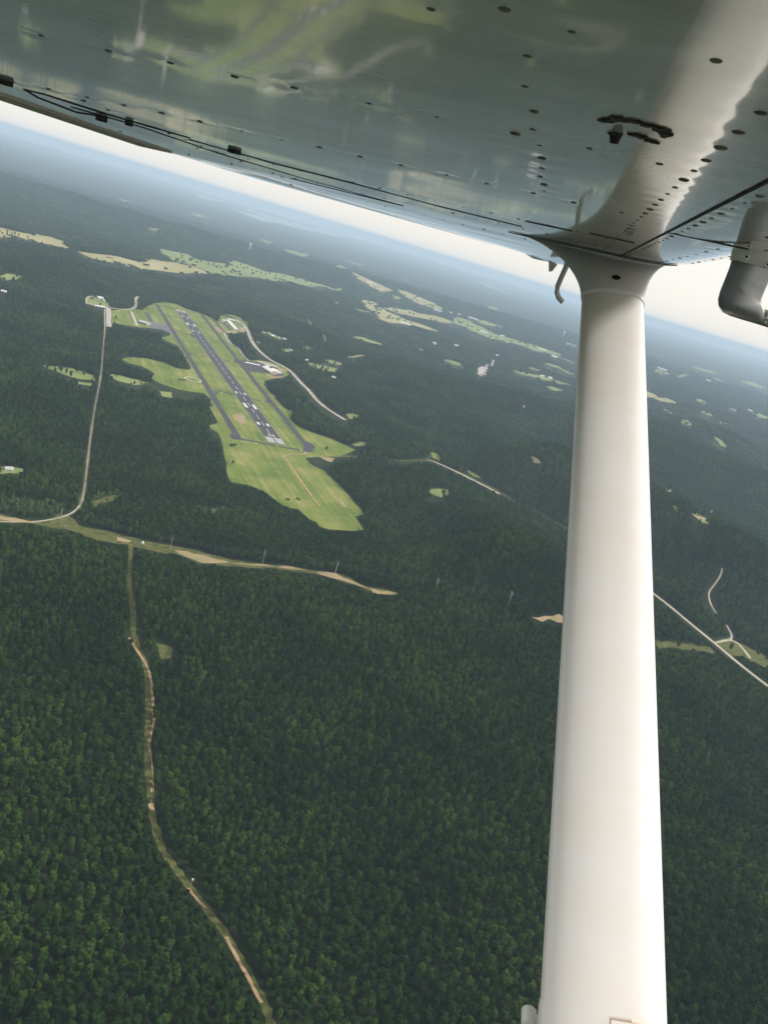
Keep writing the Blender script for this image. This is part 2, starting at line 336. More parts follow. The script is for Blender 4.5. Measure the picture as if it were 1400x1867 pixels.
# --- far and middle-distance fields
Z4 = lambda p: hits(crop(p, 0, 180, 2.1875)); Z5 = lambda p: hits(crop(p, 620, 400, 3.182)); Z1 = lambda p: hits(crop(p, 0, 500, 2.0))
ZR = lambda p: hits(crop(p, 1150, 600, 2.668)); ZQ = lambda p: hits(crop(p, 1180, 560, 6.364)); Z7 = lambda p: hits(crop(p, 600, 760, 3.043)); Z3 = lambda p: hits(crop(p, 380, 540, 4.375))
for nm, p, m in [
 ('field', Z4([(-60, 500), (0, 512), (60, 528), (150, 541), (215, 553), (250, 570), (275, 597), (200, 582), (130, 570), (60, 556), (0, 554), (-60, 550)]), 'hay'),
 ('field', Z4([(310, 607), (400, 620), (480, 632), (560, 652), (600, 640), (680, 650), (760, 665), (800, 680), (830, 699), (780, 699), (720, 700), (660, 688), (600, 680), (560, 677), (500, 664), (430, 652), (370, 637), (320, 622)]), 'hay'),
 ('field', Z4([(640, 600), (720, 610), (780, 640), (860, 655), (900, 660), (930, 645), (980, 660), (1060, 690), (1150, 705), (1250, 735), (1360, 760), (1340, 767), (1200, 744), (1100, 729), (1000, 714), (920, 704), (890, 702), (830, 692), (760, 664), (690, 644)]), 'pasture'),
 ('field', Z4([(750, 455), (800, 462), (840, 478), (790, 472)]), 'pasture'), ('field', Z4([(470, 398), (525, 410), (490, 410)]), 'pasture'),
 ('field', Z4([(1035, 558), (1090, 574), (1070, 578), (1045, 568)]), 'pasture'), ('field', Z4([(1130, 600), (1230, 622), (1215, 632), (1150, 612)]), 'pasture'),
 ('field', Z4([(570, 515), (640, 518), (620, 528)]), 'pasture'), ('field', Z4([(0, 703), (40, 697), (95, 708), (50, 724), (8, 726)]), 'pasture'),
 ('field', Z5([(120, 465), (180, 475), (215, 497), (185, 505), (240, 515), (290, 545), (370, 580), (450, 605), (540, 635), (590, 657), (520, 642), (440, 622), (380, 612), (300, 602), (240, 587), (225, 567), (190, 540), (170, 520), (140, 500)]), 'hay'),
 ('field', Z5([(250, 513), (330, 518), (400, 528), (460, 548), (540, 558), (600, 575), (660, 607), (600, 599), (520, 584), (430, 568), (360, 552), (290, 532)]), 'hay'),
 ('field', Z5([(640, 568), (720, 578), (780, 608), (850, 638), (900, 663), (960, 683), (1040, 708), (1120, 728), (1200, 758), (1290, 785), (1240, 788), (1150, 768), (1060, 738), (1000, 720), (920, 699), (880, 692), (820, 674), (760, 648), (690, 617), (640, 602)]), 'pasture'),
 ('field', Z5([(330, 408), (380, 418), (430, 440), (480, 460), (540, 485), (600, 522), (560, 519), (500, 504), (460, 492), (420, 472), (390, 455)]), 'hay'),
 ('field', Z5([(40, 298), (100, 318), (160, 348), (220, 375), (280, 405), (300, 422), (240, 432), (200, 407), (140, 372), (90, 347)]), 'hay'),
 ('field', Z5([(780, 578), (860, 595), (955, 632), (880, 620), (820, 607)]), 'pasture'),
 ('field', Z5([(1190, 968), (1240, 972), (1298, 995), (1240, 997)]), 'pasture'), ('field', Z5([(60, 678), (130, 683), (262, 727), (200, 722), (130, 702)]), 'pasture'),
 ('field', Z5([(1250, 858), (1375, 903), (1320, 897)]), 'pasture'), ('field', Z5([(780, 353), (870, 383), (1005, 442), (940, 422), (850, 389)]), 'hay'),
 ('field', Z5([(0, 265), (40, 285), (20, 292), (-40, 270)]), 'pasture'), ('field', Z5([(1195, 770), (1280, 795), (1380, 845), (1300, 815)]), 'hay'),
 ('field', Z5([(590, 810), (680, 828), (740, 862), (660, 845)]), 'pasture'), ('field', Z5([(1000, 880), (1150, 905), (1350, 962), (1200, 935), (1060, 905)]), 'pasture'),
 ('field', Z5([(300, 440), (350, 455), (365, 470), (320, 462)]), 'pasture'), ('field', Z5([(0, 228), (80, 250), (160, 272), (90, 262)]), 'pasture'),
 ('field', Z5([(0, 400), (10, 402), (8, 415), (-8, 415)]), 'pasture'), ('field', Z5([(850, 500), (900, 510), (920, 528), (880, 522)]), 'pasture'),
 ('field', ZQ([(-40, 970), (0, 980), (60, 1008), (160, 1058), (240, 1060), (320, 1112), (240, 1114), (160, 1104), (60, 1054), (-40, 1040)]), 'hay'),
 ('field', ZQ([(540, 1075), (600, 1068), (680, 1100), (660, 1144), (620, 1112)]), 'pasture'),
 ('field', ZQ([(520, 680), (640, 718), (830, 770), (760, 772), (640, 742), (540, 704)]), 'pasture'), ('field', ZQ([(60, 735), (130, 720), (265, 780), (160, 780)]), 'pasture'),
 ('field', ZQ([(600, 1210), (680, 1215), (760, 1270), (690, 1260)]), 'pasture'), ('field', ZQ([(930, 1170), (1010, 1185), (1045, 1215), (1000, 1205)]), 'pasture'),
 ('field', ZQ([(340, 800), (420, 775), (470, 790), (390, 820)]), 'pasture'), ('field', ZQ([(1080, 860), (1220, 870), (1380, 950), (1280, 940)]), 'pasture'),
 ('field', ZQ([(1200, 1240), (1300, 1235), (1420, 1290), (1290, 1280)]), 'pasture'), ('field', ZQ([(150, 1165), (240, 1205), (330, 1265), (260, 1240)]), 'pasture'),
 ('field', ZR([(240, 436), (290, 470), (260, 464)]), 'pasture'), ('field', ZR([(400, 518), (445, 545), (475, 584), (430, 562)]), 'pasture'),
 ('clearing', ZR([(160, 780), (200, 783), (208, 812), (235, 842), (210, 838), (188, 806)]), 'hay'), ('clearing', ZR([(305, 903), (350, 908), (372, 947), (340, 938)]), 'hay'),
 ('clearing', ZR([(370, 868), (402, 885), (385, 898)]), 'pasture'), ('clearing', ZR([(198, 858), (242, 870), (218, 888)]), 'pasture'),
 ('clearing', ZR([(118, 1518), (200, 1523), (300, 1533), (380, 1548), (405, 1572), (330, 1568), (250, 1560), (190, 1548), (122, 1556)]), 'rowgrass'),
 ('clearing', ZR([(400, 1522), (480, 1505), (560, 1545), (667, 1598), (740, 1640), (740, 1690), (667, 1655), (600, 1618), (540, 1592), (480, 1592), (430, 1557)]), 'rowgrass'),
 ('clearing', Z7([(540, 403), (600, 400), (660, 405), (667, 430), (620, 447), (580, 437)]), 'pasture'), ('clearing', Z7([(1108, 218), (1150, 228), (1177, 252), (1140, 250)]), 'hay'),
 ('clearing', Z7([(552, 193), (600, 203), (622, 242), (580, 232)]), 'grass'), ('clearing', Z7([(750, 288), (800, 310), (860, 345), (800, 332)]), 'grass'),
 ('clearing', Z7([(120, 150), (190, 140), (210, 158), (150, 165)]), 'pasture'),
 ('clearing', Z1([(150, 333), (200, 335), (260, 344), (340, 368), (352, 387), (290, 384), (230, 364)]), 'pasture'),
 ('clearing', Z1([(5, 703), (40, 700), (100, 713), (60, 727), (5, 724)]), 'pasture'), ('clearing', Z1([(400, 365), (450, 372), (500, 385), (540, 395), (500, 405), (430, 390)]), 'pasture'),
 ('clearing', Z1([(280, 392), (350, 400), (345, 410), (285, 402)]), 'pasture'), ('clearing', Z1([(585, 428), (620, 430), (630, 450), (590, 445)]), 'pasture'),
 ('clearing', Z1([(340, 830), (430, 800), (440, 812), (350, 850)]), 'rowgrass'), ('clearing', Z1([(760, 855), (800, 850), (795, 870), (765, 872)]), 'rowgrass'),
 ('clearing', Z3([(790, 530), (900, 545), (1030, 580), (1030, 603), (930, 595), (820, 560)]), 'pasture'), ('clearing', Z3([(920, 502), (1000, 510), (1075, 545), (1040, 555), (960, 530)]), 'pasture'),
 ('clearing', Z3([(740, 395), (800, 405), (850, 430), (790, 425)]), 'grass'), ('clearing', Z3([(580, 415), (660, 430), (640, 445), (600, 438)]), 'pasture'),
 ('clearing', Z3([(1095, 940), (1150, 938), (1205, 955), (1160, 985), (1120, 975)]), 'pasture'), ('clearing', Z3([(450, 280), (550, 320), (620, 345), (560, 345), (470, 300)]), 'pasture'),
 ('clearing', Z3([(1150, 95), (1240, 115), (1300, 130), (1230, 128)]), 'pasture'), ('clearing', Z3([(990, 40), (1050, 55), (1030, 62)]), 'pasture'),
 ('clearing', hits(crop([(450, 188), (485, 188), (527, 205), (507, 237), (478, 242), (455, 216)], 100, 1100, 2.434)), 'rowgrass'),
 ('clearing', Z1([(1040, 655), (1050, 650), (1055, 660), (1045, 662)]), 'grass')]:
    far = np.hypot(*np.mean(p, axis=0)) > 6000
    drape(nm, p, M[m], off=0.5 if not far else 3.0)
# small hazy clearings scattered through the far woods
for k in range(16):
    qx, qy = rng.uniform(640, 1400), rng.uniform(30, 190); qy = HOR0 + HORS * qx + qy
    c = np.array(hit(qx, qy)); D = np.hypot(*c); L = D * rng.uniform(.004, .012); a = rng.uniform(-.5, .5); w = L * rng.uniform(.5, 1.2)
    drape('clearing', [tuple(c + np.array([math.cos(a + t) * L * rng.uniform(.7, 1.2), math.sin(a + t) * w * rng.uniform(.7, 1.2)])) for t in np.linspace(0, 5.4, 7)], M['pasture' if k % 3 else 'hay'], off=0.8 if D < 6000 else 3.0)
# bare earth
drape('bare_ground', Z5([(798, 885), (815, 855), (840, 842), (862, 838), (856, 872), (836, 907), (808, 905)]), M['concrete'], off=0.8)
drape('bare_ground', Z5([(1043, 1086), (1082, 1074), (1070, 1094)]), M['tan'], off=0.6)
drape('bare_ground', [flat_pt(*p) for p in crop([(185, 540), (220, 510), (290, 500), (340, 505), (370, 530), (350, 565), (400, 610), (370, 640), (320, 650), (290, 620), (230, 600)], 400, 690, 7.78)], M['tan'], off=0.5, clear=False)
drape('bare_ground', hits([(615, 907), (624, 910), (633, 924), (628, 926), (618, 915)]), M['tan'], off=0.5, clear=False)
drape('bare_ground', hits([(583, 834), (600, 833), (612, 838), (606, 843), (595, 840)]), M['tan'], off=0.6)
drape('bare_ground', hits([(390, 596), (400, 598), (408, 605), (400, 607)]), M['tan'], off=0.5, clear=False)
drape('bare_ground', hits([(411, 603), (430, 603), (434, 608), (415, 607)]), M['tan'], off=0.5, clear=False)
# power line corridor
Z3B = lambda p: hits(crop(p, 0, 900, 1.892))
UP = [(-60, 60), (0, 70), (60, 88), (130, 98), (180, 88), (225, 72), (262, 92), (280, 112), (400, 136), (500, 160), (620, 184), (720, 208), (790, 230), (860, 238), (970, 247), (1050, 257), (1130, 270), (1210, 290), (1265, 320), (1370, 339)]
LO = [(1370, 352), (1280, 342), (1230, 319), (1150, 294), (1080, 276), (1000, 265), (900, 253), (800, 251), (740, 246), (690, 241), (640, 222), (600, 211), (530, 199), (470, 186), (440, 180), (400, 170), (340, 166), (270, 135), (200, 122), (120, 108), (60, 103), (0, 98), (-60, 92)]
drape('power_line_corridor', Z3B(UP + LO), M['rowgrass'], off=0.5)
for p in ([(600, 198), (640, 202), (700, 214), (790, 238), (740, 243), (690, 238), (640, 219)], [(800, 243), (900, 246), (1000, 257), (1080, 268), (1150, 280), (1240, 308), (1262, 325), (1230, 316), (1150, 291), (1080, 273), (1000, 262), (900, 250)],
          [(1275, 330), (1370, 342), (1370, 350), (1285, 342)], [(0, 75), (60, 92), (130, 101), (60, 100), (0, 90)], [(400, 152), (460, 165), (450, 176), (410, 165)]):
    drape('bare_ground', Z3B(p), M['tan'], off=1.0, clear=False)
drape('bare_ground', Z7([(1125, 1103), (1200, 1108), (1310, 1113), (1310, 1143), (1180, 1137)]), M['tan'], off=0.8)
# roads and tracks
ribbon('main_road', Z3([(205, 190), (240, 205), (280, 225), (310, 260), (330, 320), (350, 370), (400, 430), (460, 485), (520, 525), (600, 560), (660, 600), (720, 670), (800, 750), (870, 840), (960, 910), (1090, 990)]), 15, M['gravel'], margin=8)
ribbon('main_road', Z7([(540, 238), (600, 258), (700, 305), (800, 355), (900, 405), (942, 430)]), 11, M['gravel'], off=1.2, margin=17)
ribbon('road_verge', Z7([(700, 300), (800, 345), (900, 390), (960, 425), (1040, 478), (1120, 510), (1200, 558), (1310, 613), (1380, 660)]), 10, M['rowgrass'], off=0.4, jit=0.3)
ribbon('main_road', ZR([(60, 1250), (110, 1290), (200, 1360), (300, 1445), (400, 1525), (500, 1610), (600, 1690), (667, 1740), (760, 1810)]), 8.5, M['gravel'], margin=10)
ribbon('side_road', ZR([(405, 1528), (440, 1520), (480, 1512), (520, 1530), (550, 1565), (578, 1603)]), 6, M['gravel'], margin=3)
ribbon('side_road', ZR([(482, 1512), (492, 1492), (462, 1440)]), 5, M['concrete'], margin=6)
ribbon('side_road', ZR([(412, 1382), (382, 1330), (375, 1280), (400, 1250), (435, 1200), (442, 1165)]), 4.5, M['gravel'], margin=10)
ribbon('side_road', hits([(405, 587), (414, 582), (425, 581), (435, 585), (441, 590)]), 9, M['concrete'], off=0.6)
ribbon('access_road', Z3([(125, 288), (150, 340), (185, 385), (240, 410), (280, 478), (325, 518)]), 9, M['concrete'], off=0.5)
ribbon('forest_track', Z1([(383, 128), (380, 250), (370, 370), (350, 470), (335, 560), (320, 690), (305, 820), (285, 858), (245, 884), (150, 904), (70, 906), (0, 904), (-80, 895)]), 3.6, M['gravel'], off=0.9, margin=4)
ribbon('track_verge', Z1([(383, 128), (380, 250), (370, 370), (350, 470), (335, 560), (320, 690), (305, 820), (285, 858)]), 8, M['rowgrass'], off=0.4, jit=0.3)
ribbon('side_road', hits([(198, 562), (199, 575), (199, 597)]), 18, M['concrete'], off=0.6)
ribbon('side_road', hits([(160, 553), (178, 559), (200, 561), (230, 565), (244, 563), (250, 556), (247, 545), (252, 541)]), 11, M['gravel'], off=0.6, margin=5)
ribbon('side_road', hits([(252, 541), (264, 543)]), 16, M['rowgrass'], off=0.5)
ribbon('side_road', hits([(160, 554), (157, 548), (161, 541), (170, 540)]), 9, M['gravel'], off=0.6)
ribbon('side_road', hits([(240, 568), (246, 583), (250, 594)]), 10, M['concrete'], off=0.55)
ribbon('dirt_path', [flat_pt(*p) for p in crop([(1230, 1045), (1215, 1080), (1100, 1075), (950, 1075), (920, 1105), (960, 1160)], 400, 690, 7.78)] + [flat_pt(*p) for p in [(531, 850), (545, 872), (560, 892), (575, 914), (584, 923)]], 4.5, M['dirt'], off=0.6, clear=False)
ribbon('track_verge', Z7([(-10, 226), (100, 217), (200, 226), (330, 240), (420, 248), (540, 243)]), 9, M['rowgrass'], off=0.5)
ribbon('dirt_path', Z5([(40, 800), (90, 800), (190, 805)]), 14, M['hay'], off=0.7)
ribbon('dirt_path', Z3([(790, 178), (830, 240), (880, 290), (930, 362)]), 9, M['pasture'], off=0.7, jit=0.5)
ZF = lambda p: hits(crop(p, 100, 1100, 2.434))
V = ZF([(338, -255), (335, -195), (328, -100), (345, 0), (350, 60), (350, 110), (352, 150), (378, 215), (402, 265), (412, 330), (416, 400), (418, 500), (414, 560), (410, 640), (413, 720), (420, 800), (428, 880), (432, 940), (447, 1000), (466, 1070), (500, 1130), (560, 1210), (600, 1265), (650, 1330), (720, 1420), (770, 1490), (812, 1570), (862, 1650), (908, 1740), (940, 1800), (955, 1867), (970, 1960)])
ribbon('track_verge', V, 6.2, M['rowgrass'], off=0.35, jit=0.25, margin=2.0)
def broken(name, pts, w, m, off=0.7):
    ribbon(name, pts, w, m, off=off, clear=False, jit=0.35, step=6)
for s in (-1, 1):
    broken('wheel_rut', ZF([(330 + s * 3, 153), (375 + s * 3, 225), (414 + s * 3, 285), (429 + s * 3, 350), (436 + s * 3, 430), (437 + s * 3, 490), (443 + s * 3, 520), (431 + s * 3, 560), (418 + s * 3, 610), (423 + s * 3, 670), (430 + s * 3, 740), (432 + s * 3, 820), (433 + s * 3, 890)]), 1.5, M['dirt'])
    broken('wheel_rut', ZF([(592 + s * 4, 1266), (622 + s * 4, 1305), (668 + s * 4, 1355)]), 1.2, M['dirt'])
    broken('wheel_rut', ZF([(760 + s * 4, 1482), (800 + s * 4, 1560), (850 + s * 4, 1650), (915 + s * 4, 1775)]), 1.4, M['dirt'])
drape('bare_ground', ZF([(415, 890), (432, 888), (442, 900), (440, 922), (430, 918), (418, 902)]), M['dirt'], off=0.9, step=3, clear=False)
# --- lakes
def water(p): drape('lake_water', p, M['water'], z=3.0, rough=25.0, kind='structure')
def wpts(p, ox, oy, s): return [flat_pt(*q, z=3.0) for q in crop(p, ox, oy, s)]
water(wpts([(918, 438), (955, 447), (1000, 458), (1052, 470), (1030, 460), (985, 447), (955, 434), (1000, 440), (1060, 462), (1150, 487), (1260, 516), (1420, 557), (1350, 552), (1200, 519), (1100, 494), (1050, 490), (990, 467)], 0, 180, 2.1875))
water(wpts([(772, 375), (830, 388), (915, 417), (860, 410), (800, 395)], 0, 180, 2.1875))
water(wpts([(242, 219), (275, 227), (314, 243), (270, 234)], 0, 180, 2.1875)); water(wpts([(522, 296), (562, 310), (540, 308)], 0, 180, 2.1875))
water(wpts([(640, 168), (705, 180), (668, 182)], 0, 158, 2.1875))

# --- runway, taxiways, aprons, painted markings
N0 = np.array(flat_pt(504.6 + 0.9, 809.5)); F1 = np.array(flat_pt(329.2, 565.6)); RL = np.linalg.norm(F1 - N0); RU = (F1 - N0) / RL; RV = np.array([RU[1], -RU[0]])
def rw(u, v): return tuple(N0 + RU * u + RV * v)     # metres along / right of the near threshold
def uv(px, py):
    d = np.array(flat_pt(px, py)) - N0; return d @ RU, d @ RV
def plate(name, pts, m, z, parent=None):
    o = mesh_obj(name, [(p[0], p[1], z) for p in pts], [list(range(len(pts)))], m, parent)
    if o.data.polygons[0].normal.z < 0: o.data.flip_normals()
    if parent is None: tag(o, kind='structure')
    return o
HW = 23.0
runway = plate('runway', [rw(0, -HW), rw(0, HW), rw(RL, HW), rw(RL, -HW)], M['asphalt'], 0.72)
ZP = 0.84
def mark(u0, u1, v0, v1, name='runway_marking'): plate(name, [rw(u0, v0), rw(u0, v1), rw(u1, v1), rw(u1, v0)], M['paint'], ZP, runway)
for end in (0, 1):
    e = (lambda u: u) if end == 0 else (lambda u: RL - u)
    for s in (-1, 1):
        for k in range(6): mark(e(3), e(48), s * (2.2 + k * 3.45), s * (2.2 + k * 3.45 + 1.9), 'threshold_stripe')
        mark(e(150), e(173), s * 9, s * 16.5, 'touchdown_bar'); mark(e(309), e(355), s * 9, s * 17.5, 'aiming_point'); mark(e(457), e(480), s * 10, s * 15.5, 'touchdown_bar')
u = 85.0
while u < RL - 90:
    mark(u, min(u + 36.5, RL - 85), -0.75, 0.75, 'centreline_dash'); u += 61.0
for s in (-1, 1): mark(50, RL - 50, s * 21.6, s * 22.2, 'edge_line')
def digit(strokes, u0, v0, flip):
    for (a0, a1, b0, b1) in strokes:   # a along the runway 0..18 m, b across 0..7 m
        if not flip: mark(u0 + a0, u0 + a1, v0 + b0, v0 + b1, 'runway_number')
        else: mark(RL - u0 - a0, RL - u0 - a1, -(v0 + b0), -(v0 + b1), 'runway_number')
D3 = [(0, 2.6, 0, 7), (7.7, 10.3, 2.0, 7), (15.4, 18, 0, 7), (2.7, 7.6, 4.9, 7), (10.4, 15.3, 4.9, 7)]
D5 = [(0, 2.6, 0, 7), (7.7, 10.3, 0, 7), (15.4, 18, 0, 7), (2.7, 7.6, 4.9, 7), (10.4, 15.3, 0, 2.1)]
D1 = [(0, 18, 2.6, 4.8)]; D7 = [(15.4, 18, 0, 7), (0, 15.3, 4.6, 6.9)]
digit(D3, 57, -9.5, False); digit(D5, 57, 1.8, False); digit(D1, 57, -9.5, True); digit(D7, 57, 1.8, True)
ZT = 0.60
def strip(name, a, b, w, m=None, z=ZT, yellow=True):
    A, B = np.array(flat_pt(*a)), np.array(flat_pt(*b)); t = nrm(B - A); n = np.array([t[1], -t[0]])
    o = plate(name, [A + n * w / 2, B + n * w / 2, B - n * w / 2, A - n * w / 2], m or M['asphalt'], z)
    return o
def taxi(name, a, b, w=15.0, z=ZT): return strip(name, a, b, w, z=z)
taxi('taxiway', (434, 797), (286, 555), 17); taxi('taxiway', (565.5, 822), (367.5, 573), 16)
for i, (a, b) in enumerate([((439, 800), (502, 813)), ((509, 814.5), (563, 823.5)), ((391, 712.5), (444, 723)), ((451, 726.5), (495, 735)), ((342, 643), (388, 652)), ((394, 653.5), (437, 662)),
             ((318, 604), (356, 612)), ((367, 613.5), (407, 622.5)), ((299, 574.5), (335, 580)), ((349, 586), (381, 591)), ((289, 557), (326, 564)), ((336, 567), (371, 574)), ((392, 602), (411, 606.5))]):
    taxi('taxiway', a, b, 12.0, z=0.50 - 0.0)
def fillet(p): plate('taxiway', [flat_pt(*q) for q in p], M['asphalt'], 0.40)
for p in ([(417, 792), (430, 790), (441, 801), (452, 804), (440, 803), (423, 801)], [(556, 804), (566, 808), (571, 810), (575.5, 817), (570, 819), (572, 823), (562, 825), (552, 822)],
          [(449, 722), (456, 727), (462, 731), (456, 728), (460, 740)], [(484, 722), (486, 734), (491, 736), (502, 743)], [(437, 720), (444, 731), (436, 722.5), (430, 719)], [(386, 703), (391, 713), (399, 717), (394, 722)],
          [(390, 648), (394, 654), (402, 658), (399, 664)], [(381, 649), (377, 650), (382, 652), (388, 660)], [(429, 653), (426, 660), (436, 663)], [(338, 636), (344, 644), (350, 646), (345, 651)],
          [(363, 606), (370, 614), (375, 617), (372, 622)], [(402, 617), (400, 621), (407, 624), (414, 632)], [(349, 607), (347, 611), (356, 613), (360, 619)]):
    fillet(p)
plate('apron', [flat_pt(*q) for q in crop([(235, 508), (300, 513), (400, 530), (520, 562), (590, 600), (597, 640), (540, 645), (450, 612), (390, 606), (325, 604), (290, 575)], 380, 540, 4.375)], M['asphalt'], 0.55)
plate('apron', [flat_pt(*q) for q in crop([(618, 262), (640, 262), (700, 276), (795, 290), (860, 352), (845, 370), (780, 356), (720, 330), (650, 325), (622, 312)], 140, 530, 4.667)], M['oldasphalt'], 0.55)
strip('taxiway', (267, 570), (277, 588), 14, z=0.45)
strip('taxiway', (386, 578), (411, 608), 15, M['asphalt'], z=0.45); strip('taxiway', (407, 587), (423, 603), 14, M['asphalt'], z=0.42); strip('taxiway', (430, 588), (446, 600), 12, M['oldasphalt'], z=0.42)
plate('parking_lot', [flat_pt(*q) for q in crop([(540, 565), (565, 562), (615, 600), (600, 615), (580, 612)], 380, 540, 4.375)], M['tan'], 0.58)
plate('parking_lot', [flat_pt(*q) for q in crop([(385, 515), (440, 525), (560, 560), (540, 566), (420, 545)], 380, 540, 4.375)], M['concrete'], 0.62)
plate('parking_lot', [flat_pt(*q) for q in crop([(455, 612), (470, 640), (540, 655), (590, 650), (590, 640), (540, 643)], 380, 540, 4.375)], M['tan'], 0.63)
plate('parking_lot', [flat_pt(*q) for q in crop([(1240, 470), (1300, 440), (1380, 460), (1360, 520), (1290, 520)], 300, 550, 9.33)], M['tan'], 0.63)
# taxiway hold bars, segmented circle
for (px, py) in [(467, 809), (549, 821), (405, 716.5), (479, 732), (365, 647.5), (423, 659.5), (335, 607.5), (392.5, 619.5)]:
    c = np.array(flat_pt(px, py)); t = RU
    plate('hold_line', [c + RV * 1.6 + t * 6, c + RV * 1.6 - t * 6, c - RV * 1.6 - t * 6, c - RV * 1.6 + t * 6], M['yellow'], 0.75)
cc = np.array(flat_pt(352.3, 692.2))
seg_root = empty('segmented_circle', (cc[0], cc[1], 0.5)); tag(seg_root, 'ring of white dashes laid on the airfield grass', 'ground marker')
for k in range(16):
    a0 = 2 * math.pi * k / 16; a1 = a0 + 0.25
    b = MB(); r0, r1 = 22.0, 25.0
    b.v = [(r * math.cos(a), r * math.sin(a), z) for z in (-0.1, 0.35) for r, a in ((r0, a0), (r1, a0), (r1, a1), (r0, a1))]
    b.f = [[3, 2, 1, 0], [4, 5, 6, 7], [0, 1, 5, 4], [1, 2, 6, 5], [2, 3, 7, 6], [3, 0, 4, 7]]
    b.build('segment', M['whiteroof'], seg_root)

# ------------------------------------------------------------------ trees
def quads_mesh(name, C, Nn, S, m, core=None, asp=None):
    """leaf clumps: one bent quad per centre C, facing Nn, of size S"""
    n = len(C); up = rng.normal(size=(n, 3)); u = np.cross(Nn, up); u /= np.linalg.norm(u, axis=1)[:, None] + 1e-9; w = np.cross(Nn, u)
    a = S[:, None] * 0.5
    k = rng.uniform(0.6, 1.15, (n, 4, 1))
    V = np.stack([C + (-u - w) * a * k[:, 0], C + (u - w) * a * k[:, 1], C + (u + w) * a * k[:, 2], C + (-u + w) * a * k[:, 3]], 1).reshape(-1, 3)
    V = V.tolist(); Fq = [[4 * i, 4 * i + 1, 4 * i + 2, 4 * i + 3] for i in range(n)]
    if core:
        for (cv, cf) in core:
            b = len(V); V += cv; Fq += [[b + j for j in f] for f in cf]
    me = bpy.data.meshes.new(name); me.from_pydata(V, [], Fq); me.update(); me.materials.append(m)
    return me
def ico(c, r, sub=1, jit=0.1):
    bm = bmesh.new(); bmesh.ops.create_icosphere(bm, subdivisions=sub, radius=1.0)
    v = [(c[0] + p.co.x * r[0] * (1 + rng.uniform(-jit, jit)), c[1] + p.co.y * r[1] * (1 + rng.uniform(-jit, jit)), c[2] + p.co.z * r[2] * (1 + rng.uniform(-jit, jit))) for p in bm.verts]
    bm.verts.index_update(); f = [[q.index for q in p.verts] for p in bm.faces]; bm.free(); return v, f
def crown(h, rad, nl, nq, sz, base=0.35, conic=0.0):
    """lobed crown: centres, normals, sizes of leaf clumps and dark inner cores"""
    C, Nn, S, core = [], [], [], []
    lob = []
    for i in range(nl):
        t = (i + 0.5) / nl; zz = h * (base + (0.93 - base) * t)
        rr = rad * (0.75 * math.sin(math.pi * min(1, 0.22 + 0.78 * (1 - t) ** (0.7 + conic))) + 0.05)
        a = i * 2.4 + rng.uniform(-0.4, 0.4)
        d = rr * rng.uniform(0.25, 0.75); lr = rad * rng.uniform(0.40, 0.62) * (1.0 - 0.35 * t)
        lob.append(((d * math.cos(a), d * math.sin(a), zz), lr))
    lob.append(((0, 0, h * (base + 0.30)), rad * 0.62)); lob.append(((0, 0, h * 0.84), rad * 0.42))
    wts = np.array([l[1] ** 2 for l in lob]); cnt = (nq * wts / wts.sum()).astype(int)
    for (c, r), k in zip(lob, cnt):
        d = rng.normal(size=(k, 3)); d[:, 2] = d[:, 2] * 0.8 + 0.25; d /= np.linalg.norm(d, axis=1)[:, None]
        p = np.array(c) + d * r * rng.uniform(0.86, 1.10, (k, 1)) * np.array([1, 1, 0.9])
        nn = d + rng.normal(size=(k, 3)) * 0.24; nn /= np.linalg.norm(nn, axis=1)[:, None]
        C.append(p); Nn.append(nn); S.append(rng.uniform(0.7, 1.3, k) * sz)
        core.append(ico(c, (r * 0.86, r * 0.86, r * 0.78), 1 if sz < 1.2 else 1, 0.12))
    return np.concatenate(C), np.concatenate(Nn), np.concatenate(S), core
NEAR, MID, FARC, BUSH = [], [], [], []
def tree_variant(name, m, h, rad, nl, nq, sz, base, conic=0.0):
    C, Nn, S, core = crown(h, rad, nl, nq, sz, base, conic); return quads_mesh(name, C, Nn, S, m, core)
for i, (h, r, nl, b, cn) in enumerate([(15, 4.5, 11, .36, 0), (16, 4.2, 11, .36, .1), (13, 4.7, 10, .40, 0), (15, 4.4, 12, .36, 0), (17, 4.0, 11, .34, .2), (14, 4.3, 10, .38, 0)]):
    NEAR.append((tree_variant('near_crown', M['leaf'], h, r, nl, 900, 0.78, b, cn), h))
for i, (h, r, nl, b, cn) in enumerate([(17, 4.5, 6, .35, 0), (19, 4.1, 6, .3, .3), (14, 4.9, 5, .35, 0), (17, 4.4, 6, .3, .1)]):
    MID.append((tree_variant('mid_crown', M['leaf'], h, r, nl, 170, 1.7, b, cn), h))
for i in range(4):
    CC, NN, SS, KK = [], [], [], []
    for k in range(6):
        a = k * 1.05 + rng.uniform(-.3, .3); d = 0 if k == 0 else rng.uniform(6.5, 9.0)
        C, Nn, S, core = crown(rng.uniform(12, 17), rng.uniform(4.4, 5.6), 2, 50, 2.7, 0.4); o = np.array([d * math.cos(a), d * math.sin(a), 0])
        CC.append(C + o); NN.append(Nn); SS.append(S); KK += [([(p[0] + o[0], p[1] + o[1], p[2]) for p in cv], cf) for cv, cf in core]
    FARC.append((quads_mesh('far_clump', np.concatenate(CC), np.concatenate(NN), np.concatenate(SS), M['leaf'], KK), 15))
for i in range(3):
    BUSH.append((tree_variant('bush_crown', M['scrub'], rng.uniform(3.0, 5.5), rng.uniform(2.4, 3.4), 4, 150, 1.0, 0.2), 4))

